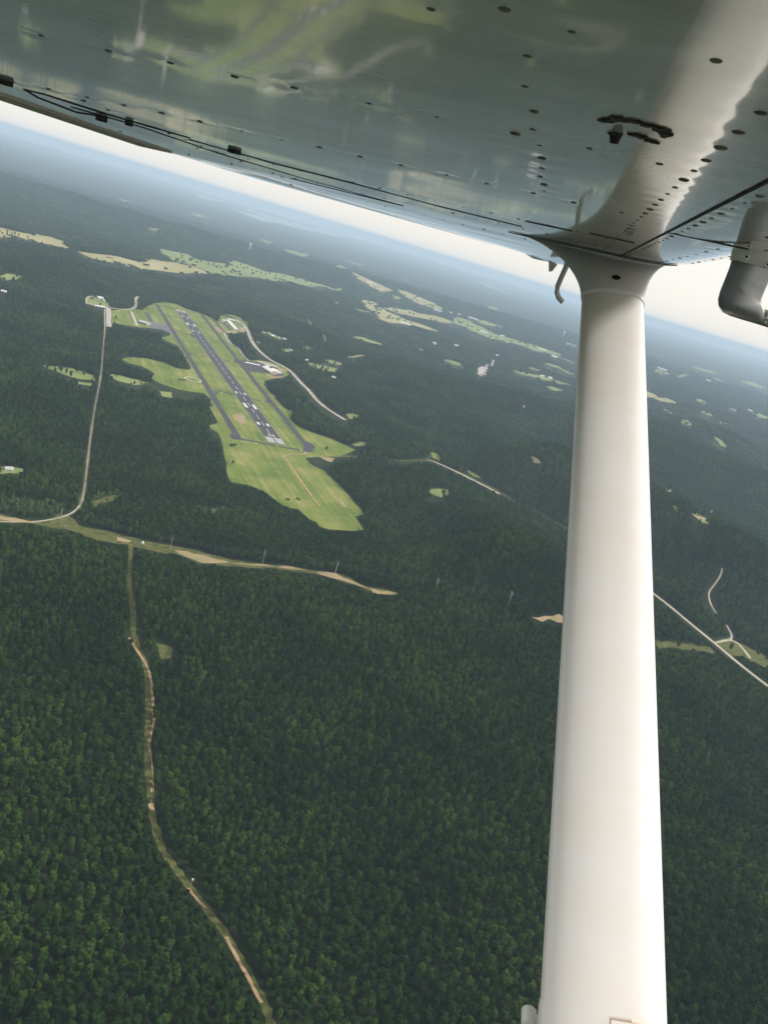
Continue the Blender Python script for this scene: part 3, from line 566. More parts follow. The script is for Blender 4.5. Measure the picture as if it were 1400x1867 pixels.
HOMES = [(crop([(485, 297)], 380, 540, 4.375)[0], 'brownroof', 'brown roofed house nearest the bend of the gravel road'), (crop([(512, 318)], 380, 540, 4.375)[0], 'whiteroof', 'white roofed house between two homes in the wooded hamlet'),
 (crop([(565, 335)], 380, 540, 4.375)[0], 'whiteroof', 'white house on the pale lane of the wooded hamlet'), (crop([(610, 345)], 380, 540, 4.375)[0], 'whiteroof', 'long white house at the end of the hamlet lane'),
 (crop([(655, 432)], 380, 540, 4.375)[0], 'greyroof', 'grey roofed house in the yard below the hamlet'), (crop([(782, 513)], 380, 540, 4.375)[0], 'whiteroof', 'white house at the corner of the hamlet pasture'),
 (crop([(1042, 538)], 380, 540, 4.375)[0], 'brownroof', 'brown roofed farmhouse at the far end of the hamlet pasture'), (crop([(1000, 652)], 380, 540, 4.375)[0], 'whiteroof', 'white roof alone in the forest beyond the gravel road'),
 (crop([(400, 372)], 380, 540, 4.375)[0], 'brownroof', 'brown house just beside the curve of the gravel road'), (crop([(440, 292)], 380, 540, 4.375)[0], 'greyroof', 'grey house at the forest edge across from the row hangars'),
 ((16, 857), 'greyroof', 'grey roofed house in the small clearing left of the straight track'), ((8, 532.5), 'whiteroof', 'white roof in the pale clearing far beyond the straight track')]
FARB = [(crop([p], 620, 400, 3.182)[0], L, lab) for p, L, lab in [((565, 532), 90, 'long white sheds at the lower edge of a distant hay field'), ((770, 578), 110, 'largest white building block of the distant farm belt'), ((833, 657), 80, 'white sheds on the green strip of distant farmland'),
 ((940, 680), 45, 'single white roof where the green farmland strip narrows'), ((1170, 759), 70, 'white poultry house on the green strip near the strut'), ((372, 608), 80, 'white sheds along the triangular hay field'), ((545, 725), 30, 'small white house alone in the far forest'),
 ((673, 738), 30, 'tiny white roof in forest above the bare quarry patch'), ((170, 372), 60, 'white sheds in the slanting distant hay field'), ((460, 412), 50, 'white roof beyond the reddish distant field'), ((1240, 800), 60, 'white roofs on the brown strip beside the strut'),
 ((640, 545), 40, 'white roof between the two distant hay fields'), ((690, 555), 35, 'white roof at the head of the green farmland strip'), ((910, 796), 25, 'tiny white roof above the white quarry slab'), ((1170, 915), 30, 'white house in the hazy hamlet right of the quarry'), ((1215, 925), 30, 'second white house in the hazy hamlet right of the quarry')]]
FARB += [((1381 - 15, 749.5), 45, 'bright white roof in the hazy farmland beyond the strut'), ((1229, 736.8), 18, 'white roof at the tip of the reddish field'), ((1290, 694.5), 60, 'tiny white roof far off beyond the strut near the horizon'), ((1206, 673.5), 120, 'long white sheds on a distant pale field beside the strut')]
for q, w in [(h[0], 15) for h in HOMES] + [(f_[0], f_[1] * 0.6) for f_ in FARB]:
    x, y = hit(*q); CLEAR_POLY.append(([(x - w, y - w), (x + w, y - w), (x + w, y + w), (x - w, y + w)], 0))
def scatter_points(r0, r1, sp, az0=-36, az1=36):
    A = np.radians([az0, az1]); xm = r1 * np.sin(max(abs(A)))
    xs = np.arange(-xm, xm, sp); ys = np.arange(max(0, r0 * 0.78), r1, sp)
    X, Y = np.meshgrid(xs, ys); X = X + (np.arange(len(ys)) % 2)[:, None] * sp / 2
    X = X.ravel() + rng.uniform(-.42, .42, X.size) * sp; Y = Y.ravel() + rng.uniform(-.42, .42, Y.size) * sp
    R = np.hypot(X, Y); k = (R >= r0) & (R < r1); X, Y = X[k], Y[k]
    Z = terrain(X, Y); px, py, d = project(X, Y, Z + 8)
    k = (d > 1) & (px > -130) & (px < 1530) & (py < 2000) & (py > 0); return X[k], Y[k], Z[k]
def cleared(X, Y, extra=0.0, tall=24.0, lucky=0.05):
    """no tree stands in an open area, nor so close before it that its crown would cover it"""
    Zt = terrain(X, Y); out = []
    for soft in (True, False):
        bad = _cleared(X, Y, extra, soft)
        for h in np.linspace(2.0, tall, 8):
            k = np.where(~bad)[0]; s = (ALT - Zt[k]) / (ALT - Zt[k] - h); bad[k] |= _cleared(X[k] * s, Y[k] * s, -2.0, soft)
        out.append(bad)
        if soft and tall < 5: return bad
    return np.where(rng.random(len(X)) < lucky, out[1], out[0])
def _cleared(X, Y, extra=0.0, soft=True):
    bad = np.zeros(len(X), bool)
    for poly, mg in CLEAR_POLY + (SOFT_POLY if soft else []):
        P = np.array(poly); g = mg + extra
        b = (X > P[:, 0].min() - g) & (X < P[:, 0].max() + g) & (Y > P[:, 1].min() - g) & (Y < P[:, 1].max() + g) & ~bad
        if not b.any(): continue
        i = np.where(b)[0]; h = inside(X[i], Y[i], poly)
        if g > 0: h |= seg_dist(X[i], Y[i], [tuple(p) for p in P] + [tuple(P[0])]) < g
        bad[i] |= h
    for line, hw in CLEAR_LINE:
        P = np.array(line); g = hw + extra
        b = (X > P[:, 0].min() - g) & (X < P[:, 0].max() + g) & (Y > P[:, 1].min() - g) & (Y < P[:, 1].max() + g) & ~bad
        if not b.any(): continue
        i = np.where(b)[0]; bad[i] |= seg_dist(X[i], Y[i], line) < g
    return bad
SCRUB_POLYS = [Z1([(0, 815), (130, 820), (260, 850), (205, 888), (100, 880), (0, 868)]), Z1([(400, 362), (520, 395), (590, 420), (700, 440), (725, 462), (690, 482), (600, 462), (500, 425), (410, 405)]),
               Z1([(330, 800), (430, 795), (450, 815), (340, 860)]), Z1([(700, 855), (830, 850), (860, 880), (700, 885)]), Z1([(1080, 455), (1130, 480), (1110, 500), (1070, 470)])]
COVERED = [(hits(crop([(235, 508), (520, 562), (620, 600), (597, 655), (325, 610)], 380, 540, 4.375)), 4), (hits([(258, 583), (276, 585), (276, 597), (255, 597)]), 4)]
CLEAR_POLY += COVERED
def scrubmask(X, Y):
    s = np.zeros(len(X), bool)
    for p in SCRUB_POLYS: s |= inside(X, Y, p)
    return s
def instancer(name, pts, rot, scl, idx, variants, label, cat):
    me = bpy.data.meshes.new(name); me.vertices.add(len(pts)); me.vertices.foreach_set('co', np.asarray(pts, np.float32).ravel())
    for an, typ, arr in (('turn', 'FLOAT', rot), ('size', 'FLOAT_VECTOR', scl), ('pick', 'INT', idx)):
        a = me.attributes.new(an, typ, 'POINT'); a.data.foreach_set('vector' if typ == 'FLOAT_VECTOR' else 'value', np.asarray(arr, np.int32 if typ == 'INT' else np.float32).ravel())
    me.update(); o = bpy.data.objects.new(name, me); COL.objects.link(o)
    vc = bpy.data.collections.new(name + '_variants')
    for i, (vm, h) in enumerate(variants):
        vc.objects.link(bpy.data.objects.new('%s_source_%02d' % (name, i), vm))
    g = bpy.data.node_groups.new(name, 'GeometryNodeTree'); g.interface.new_socket('Geometry', in_out='INPUT', socket_type='NodeSocketGeometry'); g.interface.new_socket('Geometry', in_out='OUTPUT', socket_type='NodeSocketGeometry')
    N = g.nodes; gi = N.new('NodeGroupInput'); go = N.new('NodeGroupOutput'); ip = N.new('GeometryNodeInstanceOnPoints'); ci = N.new('GeometryNodeCollectionInfo'); mp = N.new('GeometryNodeMeshToPoints')
    ci.inputs['Collection'].default_value = vc; ci.inputs['Separate Children'].default_value = True; ci.inputs['Reset Children'].default_value = True
    def attr(nm, typ):
        a = N.new('GeometryNodeInputNamedAttribute'); a.data_type = typ; a.inputs[0].default_value = nm; return a.outputs[0]
    cx = N.new('ShaderNodeCombineXYZ'); g.links.new(attr('turn', 'FLOAT'), cx.inputs[2])
    g.links.new(gi.outputs[0], mp.inputs[0]); g.links.new(mp.outputs[0], ip.inputs['Points']); g.links.new(ci.outputs[0], ip.inputs['Instance']); ip.inputs['Pick Instance'].default_value = True
    g.links.new(attr('pick', 'INT'), ip.inputs['Instance Index']); g.links.new(cx.outputs[0], ip.inputs['Rotation']); g.links.new(attr('size', 'FLOAT_VECTOR'), ip.inputs['Scale'])
    g.links.new(ip.outputs[0], go.inputs[0])
    md = o.modifiers.new('scatter', 'NODES'); md.node_group = g
    tag(o, label, cat, kind='stuff'); return o
def sizes(n, lo, hi):
    s = rng.uniform(lo, hi, n); return np.stack([s, s, s * rng.uniform(0.85, 1.15, n)], -1)
X, Y, Z = scatter_points(300, 1750, 6.9)
k = ~cleared(X, Y)
X2, Y2, Z2 = scatter_points(300, 1750, 4.6); u_ = ~_cleared(X2, Y2, 0.5) & cleared(X2, Y2) & ~cleared(X2, Y2, 0.5, 4.0); UNDER = (X2[u_], Y2[u_], Z2[u_])
X, Y, Z = X[k], Y[k], Z[k]; sc = scrubmask(X, Y)
bx = [(X[sc], Y[sc], Z[sc])]; X, Y, Z = X[~sc], Y[~sc], Z[~sc]
# the trees that show largest in the photograph are separate things
px, py, dd = project(X, Y, Z + 9); vis = (px > 4) & (px < 1396) & (py < 1862)
hide = (px > 985 - (py - 1800) * 0.066) & (px < 1222)
order = np.argsort(np.where(vis & ~hide, dd, 1e9))[:300]; sel = np.zeros(len(X), bool); sel[order] = True
S_near = sizes(len(X), 0.60, 1.10); I_near = rng.integers(0, len(NEAR), len(X)); T_near = rng.uniform(0, 6.28, len(X))
def trunk_mesh(h):
    b = MB(); b.tube([(0, 0, -0.4), (0.1, 0.05, h * 0.35), (-0.05, 0.1, h * 0.62)], [0.30, 0.22, 0.10], 6)
    for a in (0.4, 2.5, 4.6): b.tube([(0, 0, h * 0.36), (1.5 * math.cos(a), 1.5 * math.sin(a), h * 0.52), (2.5 * math.cos(a), 2.5 * math.sin(a), h * 0.66)], [0.12, 0.09, 0.04], 5)
    me = bpy.data.meshes.new('trunk'); me.from_pydata([tuple(v) for v in b.v], [], b.f); me.update(); me.materials.append(M['bark']); return me
TR = [trunk_mesh(h) for _, h in NEAR]
KIND = ['rounded', 'tall narrow', 'broad flat-topped', 'lobed', 'slim pointed', 'small rounded']
vline = V
for i in order:
    v = int(I_near[i]); t = empty('forest_tree', (X[i], Y[i], Z[i])); t.scale = S_near[i]; t.rotation_euler = (0, 0, T_near[i])
    near = seg_dist(np.array([X[i]]), np.array([Y[i]]), vline)[0] < 16
    tag(t, 'broadleaf tree with %s crown %s' % (KIND[v], 'at the edge of the rutted dirt track' if near else 'in the closed forest canopy below the wing strut'), 'tree',
        'forest trees %s' % ('along the dirt track' if near else 'in the near canopy'))
    share('crown', NEAR[v][0], t); share('trunk', TR[v], t)
r = ~sel
instancer('forest', np.c_[X, Y, Z][r], T_near[r], S_near[r], I_near[r], NEAR, 'dense dark green forest canopy covering the hills in front of the airfield', 'forest')
X, Y, Z = scatter_points(1750, 4600, 8.3); k = ~cleared(X, Y); X, Y, Z = X[k], Y[k], Z[k]; sc = scrubmask(X, Y); bx.append((X[sc], Y[sc], Z[sc])); X, Y, Z = X[~sc], Y[~sc], Z[~sc]
instancer('forest', np.c_[X, Y, Z], rng.uniform(0, 6.28, len(X)), sizes(len(X), 0.85, 1.2), rng.integers(0, len(MID), len(X)), MID, 'hazy green forest surrounding the airfield and the roads', 'forest')
X, Y, Z = scatter_points(4600, 13000, 19.0); k = ~cleared(X, Y, 4, lucky=0.014) & (rng.random(len(X)) > (np.hypot(X, Y) - 8000) / 5000); X, Y, Z = X[k], Y[k], Z[k]
instancer('forest', np.c_[X, Y, Z - 1.0], rng.uniform(0, 6.28, len(X)), sizes(len(X), 0.95, 1.3), rng.integers(0, len(FARC), len(X)), FARC, 'far blue hazy woodland between the pale fields and the horizon', 'forest')
LOW = [(tree_variant('understory', M['leaf'], hh_, rr_, 4, 130, 1.0, 0.15), 4) for hh_, rr_ in ((3.6, 2.6), (4.6, 2.8), (3.0, 2.9))]
nu_ = len(UNDER[0]); instancer('understory', np.c_[UNDER[0], UNDER[1], UNDER[2]], rng.uniform(0, 6.28, nu_), sizes(nu_, 0.7, 1.25), rng.integers(0, 3, nu_), LOW, 'low dark green understory along the edges of the track and corridor', 'undergrowth')
bx = [np.concatenate(a) for a in zip(*bx)]
k = rng.random(len(bx[0])) < 0.75
instancer('scrub', np.c_[bx[0], bx[1], bx[2]][k], rng.uniform(0, 6.28, k.sum()), sizes(k.sum(), 0.8, 1.7), rng.integers(0, 3, k.sum()), BUSH, 'low light green scrub along the corridor and the track', 'scrub')
# single trees and bushes in the open
def lone(px, py, s, label, group=None, var=0, mats=None, nm='lone_tree'):
    x, y = hit(px, py); z = float(terrain(x, y)); t = empty(nm, (x, y, z)); t.scale = (s, s, s); t.rotation_euler = (0, 0, rng.uniform(0, 6))
    me = NEAR[var][0] if nm == 'lone_tree' else BUSH[var % 3][0]
    share('crown', me, t); share('trunk', TR[var], t, scl=None if nm == 'lone_tree' else (0.3, 0.3, 0.25)); tag(t, label, 'tree' if nm == 'lone_tree' else 'bush', group)
lone(424, 847, 0.75, 'single round dark tree in the grass south of the taxiway holding pad', var=2)
lone(594, 821.5, 0.8, 'single round dark tree in the grass beyond the runway end', var=0)
for q in [(420, 813.5), (423, 814), (426, 814), (429, 813)]: lone(*q, 1.2, 'low dark bush in a short row below the taxiway holding pad', 'bushes below the holding pad', nm='bush')
for q in [(522, 912), (526, 913), (541, 911), (545, 913)]: lone(*q, 1.0, 'low bush clump in the lower grass field beside the dirt path', 'bushes by the dirt path', nm='bush')
for q in [(326, 693), (329, 693.6), (332, 694), (335, 694.4), (338, 694.8)]: lone(*q, 1.0, 'small dark tree in the short hedge row beside the ring of white dashes', 'hedge by the segmented circle', nm='bush', var=int(q[0]) % 3)
lone(211, 583, 1.1, 'lone tree in the grass square beside the wide concrete road', var=3)
for q in [(183, 557.5), (166, 546), (170, 547), (186, 550)]: lone(*q, 0.9, 'garden tree standing around the white farmhouse', 'garden trees by the farmhouse', var=2)
for q in crop([(700, 655), (740, 668), (800, 655), (830, 668), (850, 670), (880, 680), (960, 668), (985, 680), (1005, 690), (1040, 700), (1075, 702), (1100, 712), (1130, 715), (1180, 725), (720, 625), (770, 645)], 0, 180, 2.1875):
    lone(*q, 1.6, 'tree dotting the speckled pasture toward the lake', 'trees dotting the far pasture', var=int(q[0]) % 6)
for q in crop([(210, 540), (235, 535), (290, 543), (250, 520), (270, 520), (372, 598), (412, 608), (330, 585)], 620, 400, 3.182):
    lone(*q, 1.5, 'tree dotting the triangular hay field', 'trees in the triangular hay field', var=int(q[0]) % 6)

# ------------------------------------------------------------------ buildings
def barn(name, label, cat, pa, pb, width, wall, rise, roof, wallm, doors=0, group=None, arch=False, z0=None):
    """gabled or arched building whose ridge runs from pixel pa to pixel pb"""
    A, B = np.array(hit(*pa)), np.array(hit(*pb)); c = (A + B) / 2; L = np.linalg.norm(B - A); a = math.atan2(*(B - A)[::-1])
    z = float(terrain(*c)) if z0 is None else z0
    return barn_at(name, label, cat, c, a, L, width, wall, rise, roof, wallm, doors, group, arch, z)
def barn_at(name, label, cat, c, a, L, width, wall, rise, roof, wallm, doors, group, arch, z):
    t = empty(name, (c[0], c[1], z)); t.rotation_euler = (0, 0, a); h, w = L / 2, width / 2
    b = MB(); b.box(-h, h, -w, w, -1.5, wall)
    n = 9 if arch else 3
    prof = [(-w + 2 * w * i / (n - 1), wall + 0.004 + rise * (math.sin(math.pi * i / (n - 1)) if arch else 1 - abs(2 * i / (n - 1) - 1))) for i in range(n)]
    for sx in (-h, h):
        b.poly([(sx, y, zz) for y, zz in prof] if sx < 0 else [(sx, y, zz) for y, zz in prof][::-1])
    b.build('wall', wallm, t)
    r = MB(); e = 0.6
    P = [((y / w) * (w + e), zz + 0.15 - (0.25 if i in (0, n - 1) else 0)) for i, (y, zz) in enumerate(prof)]
    for i in range(n - 1):
        (y0, z0), (y1, z1) = P[i], P[i + 1]
        q = len(r.v); r.v += [(-h - e, y0, z0), (h + e, y0, z0), (h + e, y1, z1), (-h - e, y1, z1), (-h - e, y0, z0 - .2), (h + e, y0, z0 - .2), (h + e, y1, z1 - .2), (-h - e, y1, z1 - .2)]
        r.f += [[q + j for j in f] for f in ((0, 1, 2, 3), (7, 6, 5, 4), (0, 4, 5, 1), (2, 6, 7, 3), (0, 3, 7, 4), (1, 5, 6, 2))]
    r.build('roof', roof, t)
    for i in range(doors):
        xx = -h + (i + .5) * L / doors; d = MB(); d.box(xx - min(5, L / doors * .36), xx + min(5, L / doors * .36), -w - .12, -w + .02, 0, wall * .8); d.build('door', M['dark'], t)
    if not doors:
        d = MB(); d.box(-1.0, 1.0, -w - .12, -w + .02, 0, 2.2); d.build('door', M['dark'], t)
        for s in (-.55, .55):
            g = MB(); g.box(s * h - .9, s * h + .9, -w - .1, -w + .02, 1.0, 2.2); g.build('window', M['dark'], t)
    tag(t, label, cat, group); return t
barn('hangar', 'long white roofed row hangar beside the far dark taxi lanes', 'hangar', (416, 586), (431, 602), 17, 4.5, 2.2, M['whiteroof'], M['whitewall'], 8)
barn('hangar', 'small white hangar by the forest edge past the long row hangar', 'hangar', (405, 585), (409, 585.6), 18, 4.5, 1.8, M['whiteroof'], M['whitewall'], 1)
barn('hangar', 'white low building behind the long row hangar', 'hangar', (414, 583), (420, 584), 14, 4, 1.6, M['whiteroof'], M['whitewall'], 2)
barn('hangar', 'second white low building behind the long row hangar, nearer the gravel road', 'hangar', (422, 584.6), (428, 586), 12, 4, 1.6, M['whiteroof'], M['whitewall'], 2)
barn('hangar', 'pale pink square hangar on bare soil beside the gravel road', 'hangar', (437, 600), (443, 603), 20, 4.5, 2, M['concrete'], M['tanwall'], 2)
barn('shed', 'small white shed next to the pale pink hangar', 'shed', (444, 598.6), (447, 599.6), 9, 3.5, 1.3, M['whiteroof'], M['whitewall'], 1)
barn('hangar', 'long narrow white hangar at the edge of the dark main apron', 'hangar', (447, 662), (473, 667.5), 12, 3.8, 1.4, M['whiteroof'], M['whitewall'], 6)
barn('terminal_building', 'small tan building with brown roof behind the main apron', 'building', (474, 663.4), (482, 665.2), 14, 3.8, 2.2, M['brownroof'], M['tanwall'], 0)
barn('hangar', 'large white arched hangar with tan front on the main apron', 'hangar', (483, 673), (499, 683), 26, 7, 5.0, M['whiteroof'], M['tanwall'], 4, arch=True)
barn('hangar', 'second white hangar behind the arched hangar on the apron', 'hangar', (497.5, 675.5), (508.5, 681), 24, 6, 3.0, M['whiteroof'], M['whitewall'], 2)
barn('shed', 'white shed at the outer corner of the apron', 'shed', (486, 668.8), (491, 670), 9, 3.5, 1.4, M['whiteroof'], M['whitewall'], 1)
barn('hangar', 'grey metal hangar at the end of the worn western apron', 'hangar', (255.5, 587.5), (271.5, 592.5), 36, 6, 3.5, M['greyroof'], M['tanwall'], 3)
barn('farm_building', 'long low white building beside the straight forest track', 'building', (173, 558.5), (191, 561.5), 16, 4.2, 1.8, M['whiteroof'], M['whitewall'], 3)
barn('farmhouse', 'white farmhouse among trees inside the loop road', 'house', (178, 543.2), (188, 545.2), 22, 5, 3, M['whiteroof'], M['whitewall'], 0)
barn('farm_building', 'small white outbuilding next to the farmhouse in the loop road', 'building', (184, 547.6), (191, 549), 12, 3.5, 1.8, M['whiteroof'], M['whitewall'], 1)
for (p, r, lab) in HOMES:
    x, y = hit(*p)
    barn_at('house', lab, 'house', (x, y), rng.uniform(0, 3), rng.uniform(12, 19), rng.uniform(8, 11), 3.4, 2.8, M[r], M['whitewall'], 0, None, False, float(terrain(x, y)))
for (p, L, lab) in FARB:
    x, y = hit(*p); a = math.atan2(ray(*p)[1], ray(*p)[0]) + math.pi / 2 + rng.uniform(-.4, .4)
    barn_at('farm_shed', lab, 'shed', (x, y), a, L, L * 0.35, 8, 5, M['whiteroof'], M['whitewall'], 2, None, False, float(terrain(x, y)) + 2)
# white slab wall of the quarry, water towers
qx, qy = hit(*crop([(874, 862)], 620, 400, 3.182)[0]); b = MB(); b.box(-9, 9, -10, 10, -2, 30); b.box(-9.3, 9.3, -10.3, 10.3, 30, 32); b.box(-4, 4, -10.5, -9.9, 0, 5)
q = empty('silo_tower', (qx, qy, float(terrain(qx, qy)))); tag(q, 'tall white block tower beside the bare concrete patch in the forest', 'tower')
b = MB(); b.box(-9, 9, -8, 8, -2, 52); b.build('shaft', M['whitewall'], q); b = MB(); b.box(-9.6, 9.6, -8.6, 8.6, 52.004, 54); b.build('cap', M['greyroof'], q); b = MB(); b.box(-3, 3, -8.15, -7.95, 0, 5); b.build('door', M['dark'], q)
for (p, s, lab) in [((454.8, 457.5), 1.0, 'slender white water tower far off between fields and lake'), ((1025.5, 615), 1.0, 'white water tower just left of the strut near the horizon')]:
    x, y = hit(*p); t = empty('water_tower', (x, y, float(terrain(x, y)))); t.scale = (s, s, s); tag(t, lab, 'water tower')
    b = MB(); b.tube([(0, 0, -3), (0, 0, 55)], [5, 4], 12); b.build('stem', M['whitewall'], t)
    v, f = ico((0, 0, 66), (14, 14, 12), 2, 0.0); mesh_obj('tank', v, f, M['whiteroof'], t)
# tank beside the corridor, parked truck by the track
x, y = hit(260.5, 991.5); z = float(terrain(x, y)); t = empty('storage_tank', (x, y, z + 0.4)); tag(t, 'small white storage tank on the grass of the power line corridor', 'tank')
b = MB(); b.tube([(0, 0, -0.5), (0, 0, 2.8)], 1.9, 20); b.build('shell', M['whiteroof'], t); b = MB(); b.tube([(0, 0, 2.804), (0, 0, 3.3)], [1.95, 0.3], 20); b.build('lid', M['whiteroof'], t); b = MB(); b.tube([(1.95, 0, -.4), (1.95, 0, 3.0)], .08, 6); b.build('pipe', M['greyroof'], t)
x, y = hit(*crop([(606, 1254)], 100, 1100, 2.434)[0]); t = empty('pump_marker', (x, y, float(terrain(x, y)))); tag(t, 'small white utility box on a post beside the dirt track', 'utility box')
CLEAR_POLY.append(([(x - 4, y - 6), (x + 4, y - 6), (x + 4, y + 4), (x - 4, y + 4)], 0))
b = MB(); b.tube([(0, 0, -.5), (0, 0, 6.0)], .15, 6); b.build('post', M['wood'], t); b = MB(); b.box(-.7, .7, -.6, .6, 6.004, 7.4); b.build('box', M['whiteroof'], t)
# power line: two-pole wooden frames with cross arms, wires between them
PP = [(-70, 932), (110, 952)] + crop([(588, 192), (905, 240), (1155, 278)], 0, 900, 1.892) + crop([(585, 968), (992, 1040)], 600, 760, 3.043) + [(1100, 1140)]
PW = [hit(*p) for p in PP]; PZ = [float(terrain(*p)) for p in PW]
names = ['H-frame wooden power pole %s' % s for s in ('out past the left end of the corridor', 'where the track meets the corridor', 'beside the white storage tank', 'above the tan bare slope of the corridor', 'at the narrow part of the corridor', 'standing in forest below the grass field', 'in the forest valley left of the strut', 'behind the strut in the forest')]
arms = []
for i, ((x, y), z) in enumerate(zip(PW, PZ)):
    j = min(i + 1, len(PW) - 1); k = max(i - 1, 0); d = nrm(np.array(PW[j]) - np.array(PW[k])); a = math.atan2(d[1], d[0]) + math.pi / 2
    t = empty('power_pole', (x, y, z)); t.rotation_euler = (0, 0, a); tag(t, names[i], 'power pole', 'power line poles')
    for s in (-2.2, 2.2): b = MB(); b.tube([(s, 0, -1), (s, 0, 23)], [.32, .22], 8); b.build('pole', M['wood'], t)
    b = MB(); b.box(-6.5, 6.5, -.2, .2, 20.2, 20.7); b.build('crossarm', M['wood'], t)
    b = MB(); b.tube([(-2.2, .3, 13), (2.2, .3, 19)], .12, 5); b.tube([(2.2, -.3, 13), (-2.2, -.3, 19)], .12, 5); b.build('brace', M['wood'], t)
    for s in (-6, 0, 6): b = MB(); b.tube([(s, 0, 20.2), (s, 0, 18.8)], .14, 6); b.build('insulator', M['wire'], t)
    arms.append([np.array([x + s * math.cos(a), y + s * math.sin(a), z + 18.8]) for s in (-6, 0, 6)])
WN = ['left', 'middle', 'right']
for i in range(len(arms) - 1):
    w = empty('power_wires', tuple(arms[i][1])); tag(w, 'three sagging power wires %s' % ['leaving the left corridor end', 'over the track junction', 'from the storage tank over the bare slope', 'over the tan bare slope', 'over the narrow corridor end', 'crossing the forest below the grass field', 'crossing the forest valley to the strut'][i], 'wires', 'power line wires')
    for k in range(3):
        A, B = arms[i][k], arms[i + 1][k]; b = MB(); o = arms[i][1]
        b.tube([A + (B - A) * s / 10 - np.array([0, 0, 4 * 4.0 * (s / 10) * (1 - s / 10)]) - o for s in range(11)], 0.07, 4, cap=False); b.build('wire', M['wire'], w)

# ------------------------------------------------------------------ the airplane's left wing, strut and pitot mast
WY0, WYS, VPX, HW0 = 285.0, 0.23, 1025.0, 0.11
wn = nrm(np.cross(ray(0, WY0), ray(1400, WY0 + 1400 * WYS))); wn = -wn if wn[2] < 0 else wn
wsp = nrm(ray(VPX, WY0 + WYS * VPX)); wfw = np.cross(wsp, wn); WM = np.array([wfw, wsp, wn])      # rows: forward, outboard, up
plane = empty('airplane', (0, 0, ALT))
pm = Matrix.Identity(4)
for i in range(3):
    for j in range(3): pm[j][i] = WM[i][j]
pm[2][3] = ALT; plane.matrix_world = pm
tag(plane, 'white high-wing light airplane seen as glossy wing underside, strut and pitot mast', 'airplane')
def pray(px, py): return WM @ ray(px, py)
def on_wing(px, py, h=HW0): d = pray(px, py); return d * h / d[2]
def at_y(px, py, yy): d = pray(px, py); return d * yy / d[1]

def paint_mat(name, col, rough, coat, dirt):
    m = bpy.data.materials.new(name); m.use_nodes = True; t = m.node_tree; b = t.nodes['Principled BSDF']
    tc = t.nodes.new('ShaderNodeTexCoord'); mp = t.nodes.new('ShaderNodeMapping'); mp.inputs['Scale'].default_value = (2.2, 9.0, 4.0)
    n = t.nodes.new('ShaderNodeTexNoise'); n.inputs['Scale'].default_value = 1.6; n.inputs['Detail'].default_value = 7; n.inputs['Roughness'].default_value = 0.62
    t.links.new(tc.outputs['Object'], mp.inputs[0]); t.links.new(mp.outputs[0], n.inputs['Vector'])
    r = t.nodes.new('ShaderNodeValToRGB'); r.color_ramp.elements[0].position = 0.30; r.color_ramp.elements[1].position = 0.62
    r.color_ramp.elements[0].color = (col[0] * dirt, col[1] * dirt * .97, col[2] * dirt * .9, 1); r.color_ramp.elements[1].color = (*col, 1)
    t.links.new(n.outputs['Fac'], r.inputs[0]); t.links.new(r.outputs[0], b.inputs['Base Color'])
    n2 = t.nodes.new('ShaderNodeTexNoise'); n2.inputs['Scale'].default_value = 14; n2.inputs['Detail'].default_value = 6; t.links.new(tc.outputs['Object'], n2.inputs['Vector'])
    mr = t.nodes.new('ShaderNodeMapRange'); mr.inputs[1].default_value = .3; mr.inputs[2].default_value = .75; mr.inputs[3].default_value = rough; mr.inputs[4].default_value = rough * 1.9
    t.links.new(n2.outputs['Fac'], mr.inputs[0]); t.links.new(mr.outputs[0], b.inputs['Roughness'])
    b.inputs['Coat Weight'].default_value = coat; b.inputs['Coat Roughness'].default_value = 0.05
    return m
M['wing'] = paint_mat('wing_paint', (0.84, 0.79, 0.68), 0.14, 1.0, 0.66)
M['strut'] = paint_mat('strut_paint', (0.77, 0.755, 0.735), 0.32, 0.25, 0.985)
M['grime'] = mat('grimy_rivet', (0.13, 0.11, 0.08), 0.75, col2=(0.30, 0.27, 0.22), scale=40)
M['black'] = mat('black_gap', (0.006, 0.006, 0.006), 0.8)
M['rubber'] = mat('soot_grime', (0.035, 0.030, 0.025), 0.9, col2=(0.09, 0.078, 0.062), scale=60)
M['pitot'] = mat('pitot_metal', (0.30, 0.30, 0.29), 0.38, metal=0.75)
M['steel'] = mat('bright_tube', (0.6, 0.6, 0.58), 0.25, metal=0.9)
M['tantrim'] = mat('tan_trim', (0.72, 0.60, 0.49), 0.5)

# planform: span station, leading edge x, trailing edge x, lift of the trailing edge
ST = np.array([(0.30, .375, -1.155, 0), (2.25, .375, -1.155, 0.0), (2.45, .372, -1.150, .004), (2.94, .36, -1.12, .011), (3.5, .33, -1.03, .020), (4.13, .29, -.86, .027), (4.7, .24, -.64, .032), (5.0, .18, -.42, .034), (5.15, .05, -.20, .034)])
def stn(y, c): return np.interp(y, ST[:, 0], ST[:, c])
RIV = []
def low_z(x, y):
    """height of the lower skin: flat belly, nose curving up, washed-out tip"""
    le, te = stn(y, 1), stn(y, 2); z = HW0 + 0.0 * x
    nose = np.clip((x - (le - 0.24)) / 0.24, 0, 1)
    z = z + 0.058 * (1 - np.sqrt(np.clip(1 - nose ** 2.4, 0, 1)))
    aft = np.clip((le - 0.3 - x) / (le - 0.3 - te), 0, 1)
    return z + stn(y, 3) * aft
def rivet_row(pts): RIV.extend(pts)
